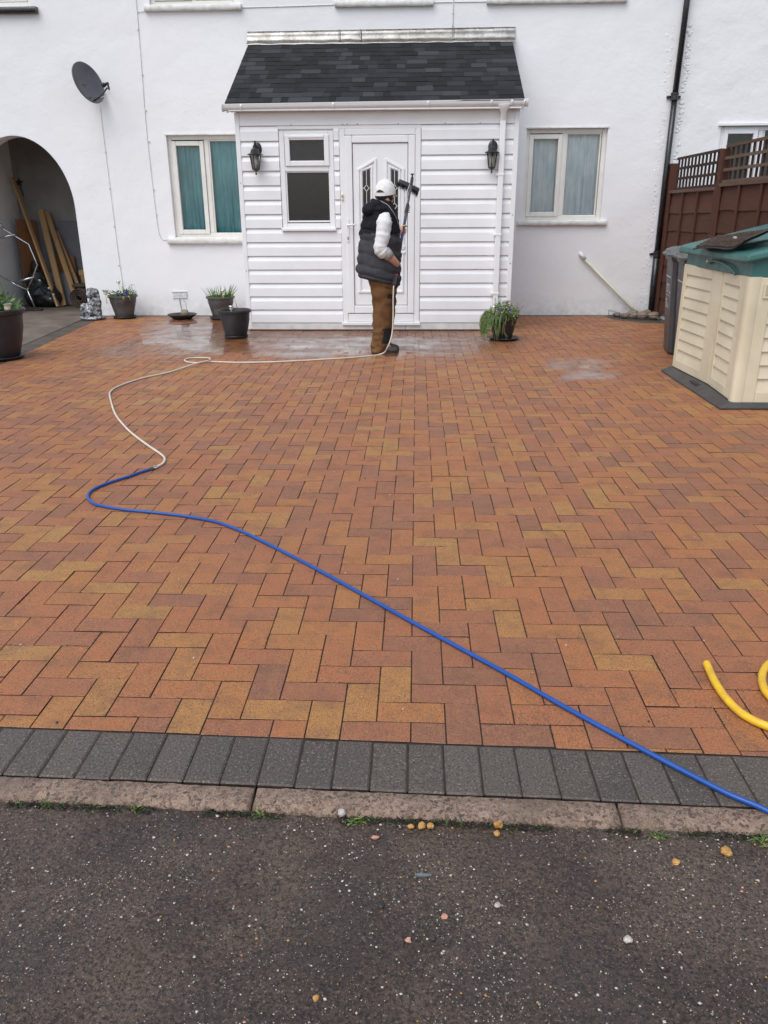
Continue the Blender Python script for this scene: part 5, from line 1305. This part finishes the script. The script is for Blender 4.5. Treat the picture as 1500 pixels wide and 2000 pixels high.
# chrome tubular stand
t = thing('tubular_stand', 'folded chrome tubular stand on a flat foot in the archway', 'stand', (-5.78,10.5,0))
def ps(u,v,y): return OY(u,v,y)
YS = 10.45
def tb(pts, r, nm='tube'): MB().tube([ps(u,v,YS+dy) for (u,v,dy) in pts], r, 10).build(nm, M['steel'], t, smooth=True)
foot = ps(70,604,YS); foot.z = .01
tb([(-40,400,0),(6,447,0),(56,477,.0),(73,517,0),(63,545,0),(54,566,0)], .011)
tb([(-20,527,0),(29,555,0),(52,566,0)], .011)
tb([(28,552,-.03),(67,541,-.03)], .017); tb([(-15,468,-.03),(30,458,-.03)], .016); tb([(-6,430,0),(6,447,0)], .017)
MB().tube([ps(52,563,YS), Vector((foot.x,foot.y,.015))], .014, 10).build('post', M['steel'], t, smooth=True)
MB().box(foot.x-.2,foot.x+.1,YS-.05,YS+.05,.003,.02).build('foot', M['iron'], t, bevel=.004)
# iron star hook on the wall
t = thing('iron_star', 'small dark iron star hanging high in the archway', 'ornament', (-6.1,11.48,1.85)); p0 = ps(37,357,11.47); star = []
for i in range(10):
    r_ = .075 if i%2 == 0 else .03; a_ = pi/2+i*pi/5; star.append((p0.x+r_*cos(a_),p0.y,p0.z+r_*sin(a_)))
MB().prism(star, (0,.01,0)).build('star', M['iron'], t); MB().tube(smoothpath([p0+Vector((0,.004,-.05)),p0+Vector((.03,.004,-.13)),p0+Vector((.035,.004,-.2))],4), .008, 6).build('tassel', M['iron'], t)
MB().tube([p0+Vector((0,.005,.07)),p0+Vector((0,.005,.35))],.002,4).build('cord', M['iron'], t)

# ================================================================ hoses
zb = .009
wp = [(745,693),(700,699),(640,703),(580,706.5),(520,709),(455,709.5),(410,708),(385,710.5),(366,708.5),(361,704.5),(372,701),(392,700.5),(409,704),(408,709),(380,716),(330,729),(280,740),(235,755),(216,767),(216,781),(225,810),(243,834),(262,852),(290,873),(315,890),(322,899),(318,908),(303,916)]
P_ = [G(u,v) for u,v in wp]
for k,p in enumerate(P_): p.z = zb+(.016 if 12 <= k <= 14 else 0)
HOLD = None

# ================================================================ person washing the door
PA = OY(769,557,6.38); PBr = OY(805,350,7.76); pd = (PBr-PA).normalized(); PLN = (PBr-PA).length
def onpole(t): return PA+pd*(PLN*t)
YB_ = 6.62
per = thing('person', 'person in white cap, black gilet and brown work trousers holding the brush pole', 'person', (-.36,YB_,0))
TF = Vector((cos(radians(20)),sin(radians(20)),0)); TR = Vector((TF.y,-TF.x,0))
HF = Vector((cos(radians(66)),sin(radians(66)),0)); HR = Vector((HF.y,-HF.x,0))
hd = OY(752,377,YB_+.01)                                  # middle of the head
tR, tL = .155, .49
hR = onpole(tR); hL = onpole(tL)
# --- body: one skinned figure
V_ = []; E_ = []; Rr = []
def nd(p, r, par=None):
    V_.append(Vector(p)); Rr.append(r if isinstance(r,tuple) else (r,r)); i = len(V_)-1
    if par is not None: E_.append((par,i))
    return i
pel = nd(OY(745,555,YB_), (.13,.11)); wst = nd(OY(742,505,YB_), (.13,.10), pel); cst = nd(OY(742,450,YB_), (.14,.10), wst)
up_ = nd(OY(745,418,YB_), (.10,.08), cst); nk = nd(OY(750,402,YB_), .055, up_)
h1 = nd(hd+Vector((0,0,-.05))+HF*.01, (.075,.085), nk); h2 = nd(hd+Vector((0,0,.03))-HF*.0, (.088,.10), h1); h3 = nd(hd+Vector((0,0,.085)), (.06,.07), h2)
ch = nd(hd+HF*.075+Vector((0,0,-.085)), .028, h1); ns = nd(hd+HF*.118+Vector((0,0,-.025)), .012, h1)
for s in (1,-1): ea = nd(hd+HR*(s*.092)-HF*.005+Vector((0,0,-.02)), (.012,.018), h1); nd(hd+HR*(s*.098)-HF*.012+Vector((0,0,-.045)), (.008,.01), ea)
def hand(par, w, tgt, t_, sign):
    # palm beside the pole, fingers wrapped round it
    side = (w-tgt); side = (side-pd*side.dot(pd)).normalized(); e2 = pd.cross(side)
    pr = .019
    p0 = nd(tgt+side*(pr+.022)+Vector((.008,-.012,0)), (.034,.044), par)
    for k,(o_,ln) in enumerate(((.034,.92),(.011,1.0),(-.012,.97),(-.034,.85))):
        pv = p0
        for a_ in (35,95,150,205):
            a_ = radians(a_*ln)*sign; pv = nd(tgt+pd*o_+(side*cos(a_)+e2*sin(a_))*(pr+.010), .0122, pv)
    pv = p0
    for (a_,o_) in ((-40,.03),(-95,.045),(-140,.055)):
        a_ = radians(a_)*sign; pv = nd(tgt+pd*o_+(side*cos(a_)+e2*sin(a_))*(pr+.011), 0.012, pv)
    return p0
shR = nd(OY(749,424,6.44), .065, up_); elR = nd(OY(743,487,6.40), .05, shR); fo = nd(OY(760,500,6.43), .050, elR); wrR = nd(OY(773,514,6.49), (.036,.040), fo)
hand(wrR, V_[wrR], hR, tR, 1)
shL = nd(OY(755,424,6.80), .065, up_); elL = nd(OY(770,468,6.98), .048, shL); wrL = nd(hL+Vector((-.045,-.07,-.03)), .03, elL)
hand(wrL, V_[wrL], hL, tL, -1)
for (yy_,s) in ((6.56,0),(6.72,5)):
    hp_ = nd(OY(746+s,560,yy_), .10, pel); kn = nd(OY(748+s,615,yy_), .07, hp_); an = nd(OY(738+s,680,yy_), .05, kn); a0 = V_[an].copy(); a0.z = .09; V_[an] = a0
    nd(a0+Vector((.15,.02,-.055)), .032, an)
me = bpy.data.meshes.new('body'); bm = bmesh.new(); lay = bm.verts.layers.skin.verify(); bv = []
for p,r in zip(V_,Rr): v = bm.verts.new(p-per.location); v[lay].radius = r; bv.append(v)
bv[0][lay].use_root = True
for a,b in E_: bm.edges.new((bv[a],bv[b]))
bm.to_mesh(me); bm.free(); me.materials.append(M['skin'])
body = bpy.data.objects.new('body', me); COL.objects.link(body); body.parent = per
sk_ = body.modifiers.new('skin','SKIN'); sk_.use_smooth_shade = True; ss = body.modifiers.new('subdivision','SUBSURF'); ss.levels = ss.render_levels = 2
# --- clothing
def wrinkle(mb, amp, sc, seed, c=None, lo=0):
    c = c or per.location
    for i in range(lo,len(mb.v)):
        p = Vector(mb.v[i]); d = Vector((p.x-c.x,p.y-c.y,0)); d = d.normalized() if d.length > 1e-5 else d
        n_ = noise.noise(Vector((p.x*sc,p.y*sc,p.z*sc*1.5+seed)))+.5*noise.noise(Vector((p.x*sc*2.3,p.y*sc*2.3,p.z*sc*3+seed)))
        n_ += .9*noise.noise(Vector((p.x*5+p.z*6,p.y*5,p.z*26+seed)))
        mb.v[i] = tuple(p+d*n_*amp)
def lerp_rows(rows, n):
    out = []
    for i in range(n+1):
        t = i/n*(len(rows)-1); k = min(int(t),len(rows)-2); f = t-k
        P4 = [rows[max(0,min(len(rows)-1,k+j))] for j in (-1,0,1,2)]
        out.append(tuple(.5*((2*b)+(c-a)*f+(2*a-5*b+4*c-d)*f*f+(3*b-a-3*c+d)*f**3) for a,b,c,d in zip(*P4)))
    return out
#        vL  uL  vR  uR  b(half width across)
vest = [(541,707,558,774,.17),(535,702,555,778,.195),(521,700,544,779,.205),(503,703,527,778,.205),(484,704,508,778,.205),(464,706,486,779,.21),(446,707,464,779,.212),(432,709,444,778,.21),(419,711,420,774,.195),(409,715,409,770,.165),(400,722,399,765,.12),(393,730,392,762,.085)]
R0 = lerp_rows(vest, 66); mb = MB(); rs = []; n = 40
for i,(vl,ul,vr,ur,b) in enumerate(R0):
    l = OY(ul,vl,YB_); r = OY(ur,vr,YB_); c = (l+r)/2; ax = (r-l)/2; t = i/66
    sm_t = t*66
    puff = 1+(.10*abs(sin((t*66)/7.2*pi))**.55-.06 if t < .58 else 0)
    a2 = ax.length; e = max(.02, sqrt(max(1e-4,a2*a2-(b*TF.y)**2))/TF.x)
    fx = TF*e*puff+Vector((0,0,ax.z)); ry = TR*b*puff
    rr_ = []
    for k in range(n):
        a_ = 2*pi*k/n; dt = 1.1*noise.noise(Vector((cos(a_)*1.6,sin(a_)*1.6,i*.04)))
        pf = (1+(.085*abs(sin((sm_t+dt)/7.2*pi))**.6-.05 if t < .56 else 0))/puff
        rr_.append(c+fx*cos(a_)*pf+ry*sin(a_)*pf)
    rs.append(rr_)
mb.rings(rs, (False,False)); wrinkle(mb, .009, 16, 2)
nr = len(rs)-1; mb.mi = [(0 if (f//n)/nr < .53+.05*cos(2*pi*(f%n)/n) else 1) for f in range(nr*n)]
vs_ = mb.build('gilet', [M['quilt'],M['fleece']], per, smooth=True); vs_.modifiers.new('thickness','SOLIDIFY').thickness = .012
# collar edge and hood
c = hd+Vector((-.005,-.0,-.150)); mb = MB()
ring_ = [c+TF*(.092*cos(a))+TR*(.085*sin(a))+Vector((0,0,.045*(-cos(a-.5))+.012)) for a in [2*pi*k/28 for k in range(29)]]
mb.tube(ring_, .012, 8); mb.build('collar', M['fleece'], vs_, smooth=True)
mb = MB(); mb.tube(smoothpath([OY(728,387,6.60),OY(738,390,6.53),OY(748,395,6.49),OY(758,401,6.47),OY(767,413,6.46),OY(775,428,6.50),OY(779,445,6.56)],5), .003, 6); mb.build('collar_piping', M['cuff'], vs_, smooth=True)
mb = MB(); mb.tube(smoothpath([OY(727,392,6.60),OY(737,395,6.54),OY(747,400,6.50),OY(757,406,6.48),OY(765,418,6.47),OY(772,431,6.51)],5), .022, 10); mb.build('collar_roll', M['fleece'], vs_, smooth=True)
mb = MB(); hl = OY(726,409,6.54)
for (p,rx,ry,rz) in ((hl+Vector((-.012,0,-.006)),.088,.12,.070),(hl+Vector((.045,-.01,.045)),.065,.11,.050),(hl+Vector((-.01,.03,-.028)),.08,.13,.04),(hl+Vector((.09,-.06,.0)),.075,.075,.035),(hl+Vector((.09,.08,.02)),.075,.075,.035)): mb.ball(p,rx,ry,rz,20,12)
ho = mb.build('hood', M['fleece'], vs_, smooth=True); r_ = ho.modifiers.new('join','REMESH'); r_.mode = 'VOXEL'; r_.voxel_size = .011; r_.use_smooth_shade = True
sm_ = ho.modifiers.new('smooth','SMOOTH'); sm_.iterations = 6
mb = MB(); z1 = OY(752,533,6.42); mb.tube([z1,z1+Vector((-.028,0,-.03))],.006,6); mb.build('zip', M['steel'], vs_)
# sweatshirt sleeves
def sleeve(pts, radii, nm='sleeve'):
    P4 = smoothpath(pts,7); k = len(P4); rr = []
    for i in range(k):
        t = i/(k-1)*(len(radii)-1); j = min(int(t),len(radii)-2); f = t-j; rr.append((radii[j]*(1-f)+radii[j+1]*f)*(1+.04*sin(i*1.9)+.03*sin(i*.9+1)))
    mb = MB(); mb.tube(P4, rr, 22); 
    for i in range(len(mb.v)):
        p = Vector(mb.v[i]); q = noise.noise(p*24)*.007+noise.noise(Vector((p.x*18+p.z*20,p.y*18,p.z*60)))*.007; mb.v[i] = tuple(p+Vector((q,q*.3,q)))
    return mb.build(nm, M['sweat'], per, smooth=True)
sl1 = sleeve([OY(750,418,6.50),OY(750,434,6.435),OY(748,460,6.415),OY(743,482,6.40),OY(747,491,6.405),OY(753,494,6.425)], [.058,.075,.073,.066,.068,.058])
MB().tube([OY(751,491,6.41),OY(756,496,6.425),OY(761,502,6.445)], [.058,.056,.052], 20).build('cuff', M['cuff'], sl1, smooth=True)
sl2 = sleeve([OY(752,420,6.75),OY(757,430,6.82),OY(764,452,6.93),OY(770,467,6.985),V_[wrL]+Vector((-.07,-.07,-.015))], [.06,.07,.066,.062,.045])
# tattoo on the near forearm
mb = MB(); f0 = OY(763,501,6.425); f1 = OY(768,509,6.455); dd_ = (f1-f0); 
for (o_,l_,w_) in ((0,.06,.016),(.012,.045,.012),(-.010,.04,.010)):
    mb.leaf(f0+Vector((o_,-.016,o_*.5+.004)), dd_, (0,-1,.1), l_, w_)
mb.build('tattoo', M['ink'], per)
# trousers
mb = MB(); n = 30
def leg(rows, y, s, wob):
    R1 = lerp_rows(rows, 40); rs = []; st_ = len(mb.f)
    for (v,ul,ur,b) in R1:
        l = OY(ul+s,v,y); r = OY(ur+s,v,y); c = (l+r)/2; a2 = (r-l).length/2
        rs.append([c+Vector((a2*cos(2*pi*k/n),b*sin(2*pi*k/n),0)) for k in range(n)])
    n0 = len(mb.v); mb.rings(rs, (True,False)); cc = (rs[10][0]+rs[10][n//2])/2
    wrinkle(mb, wob, 16, s+3, cc, n0)
    nf = len(mb.f)-st_
    for q in range(nf):
        k = q%n; j = min(q//n,39); v = R1[j][0]; a_ = (k+.5)/n*360; a_ = a_-360 if a_ > 180 else a_
        if (636 < v < 669 and -80+(v-636)*.3 < a_ < 60) or (570 < v < 583 and -66 < a_ < 30): mb.mi[st_+q] = 1
rows = [(548,722,771,.105),(560,723,771,.108),(578,725,769,.104),(600,728,768,.096),(622,728,766,.09),(640,728,763,.084),(656,727,760,.080),(668,725,757,.078),(677,723,757,.080),(684,723,753,.078),(688,726,748,.068)]
leg(rows, 6.55, 0, .015); leg([(v+ (0 if i < 4 else -4*(i-3)/6),a,b,c) for i,(v,a,b,c) in enumerate(rows)], 6.71, 5, .010)
mb.loft([(OY(745,520,YB_),TF*.14,TR*.17),(OY(746,545,YB_),TF*.145,TR*.185),(OY(747,565,YB_),TF*.115,TR*.17)], 24)
mb.build('trousers', [M['trouser'],M['trblack']], per, smooth=True)
# boots
for (u0,u1,v,y) in ((727,777,691,6.545),(744,779,680,6.72)):
    h0 = OY(u0,v,y); t0 = OY(u1,v,y); L_ = (t0-h0).length; d_ = Vector((1,.06,0)).normalized(); s_d = Vector((d_.y,-d_.x,0)); o0 = Vector((h0.x,y,0))
    prof = [(0,.030,.055,.05),(.03,.040,.070,.058),(.3,.040,.070,.066),(.45,.044,.054,.048),(.65,.05,.040,.034),(.85,.048,.036,.030),(.96,.034,.032,.022),(1,.018,.028,.014)]
    mb = MB(); mb.loft([(o0+d_*(L_*t)+Vector((0,0,z_)),s_d*w_,Vector((0,0,h_*.9))) for (t,w_,z_,h_) in prof], 16); 
    for i in range(len(mb.v)):
        p = mb.v[i]; mb.v[i] = (p[0],p[1],max(p[2],.012))
    bt = mb.build('boot', M['boot'], per, smooth=True)
    mb = MB(); mb.rings([[o0+d_*(L_*(.5+.52*cos(a)))+s_d*(.051*sin(a)*(1-.12*cos(a)))+Vector((0,0,z_)) for a in [2*pi*k/24 for k in range(24)]] for z_ in (.002,.022)]); mb.build('sole', M['sole'], bt, smooth='auto')
    for q in (.5,.58,.66):
        p = o0+d_*(L_*q); zt = .108-.06*(q-.4)/.3; mb = MB(); mb.tube([p+s_d*.03+Vector((0,0,zt-.015)),p+Vector((0,0,zt)),p-s_d*.03+Vector((0,0,zt-.015))],.004,6); mb.build('lace', M['cuff'], bt)
# hair and cap
def shell(z0,z1,rf,rb,rw,steps,a0,a1,nm,m_,par,zc=0):
    mb = MB(); rs = []
    for i in range(steps+1):
        t = i/steps; z = z0+(z1-z0)*t; s = sqrt(max(0.0,1-((z-zc)/.135)**2)) ; r = []
        for k in range(33):
            a = a0+(a1-a0)*k/32; ca, sa = cos(a), sin(a); rr_ = rf if ca > 0 else rb
            tp_ = .72+.28*min(1,t*1.8)
            r.append(hd+HF*(rr_*ca*s*tp_)+HR*(rw*sa*s*tp_)+Vector((0,0,z)))
        rs.append(r)
    mb.rings(rs,(False,False),closed=False); o = mb.build(nm,m_,par,smooth=True); o.modifiers.new('thickness','SOLIDIFY').thickness = .006; return o
shell(-.115,.03,.100,.106,.092,10,radians(82),radians(278),'hair',M['hair'],per,-.005)
mb = MB(); rs = []
for i in range(13):
    t = i/12; z = -.014+.146*t; s = (1-t**2.2)**.5 if t < 1 else .02; s = max(s,.03)
    tilt = lambda ca: (.016*ca)*(1-t)
    rs.append([hd+HF*((.115 if cos(a) > 0 else .117)*cos(a)*s)+HR*(.103*sin(a)*s)+Vector((0,0,z+tilt(cos(a)))) for a in [2*pi*k/32 for k in range(32)]])
mb.rings(rs,(False,True)); cap = mb.build('cap', M['cap'], per, smooth=True)
MB().ball(hd+Vector((0,0,.130)),.010,.010,.006,8,5).build('button', M['cap'], cap, smooth=True)
mb = MB(); rs = []
for i in range(9):
    t = i/8; rs.append([hd+HF*(.112+.07*t*cos(a)**.7 if cos(a) > 0.02 else .112)*1+HF*(-.112+.112*cos(a))+HR*(.10*sin(a))+Vector((0,0,-.008-.02*t+.02*(1-abs(sin(a))**2)*0)) for a in [radians(-72+144*k/20) for k in range(21)]])
mb.rings(rs,(False,False),closed=False); o = mb.build('peak', M['cap'], cap, smooth=True); o.modifiers.new('thickness','SOLIDIFY').thickness = .004
mb = MB(); rs = []
for z_ in (0,1):
    r = []
    for k in range(15):
        a = pi+radians(-26+52*k/14); zz = .004+(.024*cos((k-7)/7*pi/2) if z_ else 0)
        r.append(hd+HF*(.1195*cos(a))+HR*(.106*sin(a))+Vector((0,0,zz)))
    rs.append(r)
mb.rings(rs,(False,False),closed=False); mb.build('strap_gap', M['hair'], cap, smooth=True)

# --- water-fed brush on a pole
t = thing('brush_pole', 'long grey and blue washing pole with black brush held against the door', 'brush', PA)
MB().tube([onpole(-.005),onpole(.12)],.020,14).build('grip', M['black'], t, smooth='auto')
MB().tube([onpole(.075),onpole(.082)],.0212,14).build('ring', M['red'], t, smooth='auto')
MB().tube([onpole(.12),onpole(.36)],.0165,14).build('lower_section', M['carbon'], t, smooth='auto')
MB().tube([onpole(.36),onpole(.585)],.0155,14).build('blue_section', M['polblue'], t, smooth='auto')
MB().tube([onpole(.585),onpole(.66)],.0165,14).build('sleeve_section', M['carbon'], t, smooth='auto')
mb = MB(); mb.tube([onpole(.655),onpole(.735)],.021,14); cl = mb.build('clamp', M['black'], t, smooth='auto')
ex = pd.cross(Vector((0,1,0))).normalized()
for k in range(4): 
    p = onpole(.665+k*.018); MB().obox(p+ex*-.022,ex*.012,pd*.007,Vector((0,.012,0))).build('clamp_lug', M['black'], cl)
MB().tube([onpole(.735),onpole(.965)],.0125,14).build('upper_section', M['carbon'], t, smooth='auto')
MB().tube([onpole(.93),onpole(.985),onpole(1.0)+Vector((.0,.03,.01))],.018,12).build('socket', M['black'], t, smooth='auto')
b0 = OY(778,355,7.86); b1 = OY(818,374,7.86); bd = (b1-b0).normalized(); bn = Vector((-.12,.55,-.83)); bn = (bn-bd*bn.dot(bd)).normalized(); bw = bd.cross(bn).normalized()
bc = (b0+b1)/2-bn*.012; hl_ = (b1-b0).length/2
mb = MB(); mb.loft([(bc+bd*(hl_*q),bw*w_,bn*h_) for (q,w_,h_) in ((-1,.018,.010),(-.93,.030,.016),(-.5,.032,.018),(0,.034,.022),(.5,.032,.018),(.93,.030,.016),(1,.018,.010))], 16, sup=3.5); mb.build('brush_head', M['black'], t, smooth='auto')
mb = MB()
for i in range(420):
    s_ = random.uniform(-.97,.97); w_ = random.uniform(-.85,.85); p = bc+bd*(hl_*s_)+bw*(.03*w_)+bn*.012; d = (bn+bd*random.gauss(s_*.22,.13)+bw*random.gauss(w_*.3,.13)).normalized()
    mb.blade(p,d,random.uniform(.050,.075),.0045,0.02,2,0)
mb.build('bristles', M['bristle'], t)['kind'] = 'stuff'
tp = onpole(1.0)+Vector((.002,0,.012)); mb = MB(); mb.tube([tp,tp+Vector((.0,.0,.035))],.010,10); mb.obox(tp+Vector((.0,0,.04)),(.020,0,0),(0,.006,0),(0,0,.007)); mb.build('wing_nut', M['black'], t, smooth='auto')
MB().tube(smoothpath([bc+bd*.02-bn*.02,bc+bd*.02-bn*.05+Vector((.02,0,.01)),tp+Vector((.045,0,-.02)),onpole(.93)+Vector((.02,0,0))],5),.0022,6).build('jet_hose', M['cable'], t, smooth=True)
MB().tube(smoothpath([onpole(.97)+Vector((-.012,-.012,0)),onpole(.86)+Vector((-.03,-.005,0)),onpole(.75)+Vector((-.02,-.012,0)),onpole(.72)+Vector((-.014,-.016,0))],5),.0045,6).build('feed_hose', M['cablegrey'], t, smooth=True)

# ================================================================ hoses on the paving
top = [PA+pd*-.005, OY(768,585,6.37), OY(768,615,6.37), OY(767,640,6.37), OY(764,660,6.36), OY(757,678,6.37)]
wh = MB(); pts = smoothpath(top+[p for p in P_[0:]],6)
tw = thing('water_hose', 'cream hose trailing from the pole across the paving', 'hose', P_[3]); wh.tube(pts,.0072,8).build('tube', M['whitehose'], tw, smooth=True)
bp_ = [(297,918),(272,926),(250,934),(215,945),(190,955),(175,965),(172,975),(180,984),(196,990.5),(240,998),(300,1004),(360,1011),(420,1022),(470,1040),(520,1064),(600,1105),(700,1160),(800,1216),(900,1271),(1000,1326),(1100,1384),(1200,1439),(1270,1477),(1340,1514),(1420,1555),(1500,1590),(1560,1620)]
Q_ = [G(u,v) for u,v in bp_]
for k,p in enumerate(Q_): p.z = .0085
Q_[-1] = Vector((.965,-.335,RZ+.012)); Q_ += [Vector((1.06,-.40,RZ+.011)),Vector((1.35,-.56,RZ+.011)),Vector((1.66,-.72,RZ+.011)),Vector((2.3,-.95,RZ+.009)),Vector((4.0,-1.2,RZ+.009))]
t = thing('blue_hose', 'bright blue hose snaking across the paving to the road', 'hose', Q_[4]); MB().tube(smoothpath(Q_,7),.0076,10).build('tube', M['bluehose'], t, smooth=True)
t = thing('hose_coupling', 'brass coupling joining the cream and blue hoses', 'coupling', Vector((Q_[0].x,Q_[0].y,.0)))
a_, b_ = P_[-1], Q_[0]; d_ = (b_-a_).normalized()
MB().tube([a_-d_*.012,a_+d_*.01],.011,10).build('collar', M['steel'], t, smooth='auto'); MB().tube([a_+d_*.008,b_-d_*.004],.009,8).build('barrel', M['brass'], t, smooth='auto'); MB().tube([b_-d_*.006,b_+d_*.018],.011,10).build('ferrule', M['carbon'], t, smooth='auto')
yz = .0135
Y1 = [G(u,v) for u,v in ((1379,1303),(1387,1322),(1397,1342),(1412,1365),(1432,1388),(1458,1408),(1500,1427),(1560,1440))]
for p in Y1: p.z = yz
Y2 = [G(u,v) for u,v in ((1580,1270),(1530,1290),(1503,1302),(1489,1320),(1488,1342),(1499,1364),(1530,1390),(1580,1410))]
for p in Y2: p.z = yz
out = [Vector((1.30,.03,yz)),Vector((1.58,.08,yz)),Vector((1.72,.30,yz)),Vector((1.62,.52,yz))]
tail = [Vector((1.42,.16,yz)),Vector((1.62,.22,yz+.012)),Vector((1.74,.27,yz+.026)),Vector((1.9,.33,yz+.008)),Vector((2.4,.6,yz)),Vector((2.9,1.1,yz)),Vector((3.2,2.0,yz))]
YY = Y1+out+Y2+tail
t = thing('yellow_hose', 'yellow hose coiled at the right edge with its cut end showing', 'hose', Y1[0]); MB().tube(smoothpath(YY,7),.0122,14,caps=(False,True)).build('tube', M['yellowhose'], t, smooth=True)
d_ = (Y1[1]-Y1[0]).normalized(); MB().tube([Y1[0]+d_*.004,Y1[0]+d_*.006],.0095,12).build('bore', M['fleece'], t)
# crumbs and bits lying about on the blocks
mb = MB()
for i in range(260):
    y = random.uniform(.1,9)*random.random()**.3; x = random.uniform(-4,3)
    if porch_x0 < x < porch_x1 and y > 8.2: continue
    r = random.uniform(.0015,.0045); mb.ball((x,y,r*.5),r,r,r*.6,5,4,random.choice((0,0,1,2)))
o = mb.build('crumbs', [M['pebwhite'],M['pebdark'],M['dry']]); o['kind'] = 'stuff'; o['label'] = 'scattered crumbs of grit on the paving'; o['category'] = 'grit'
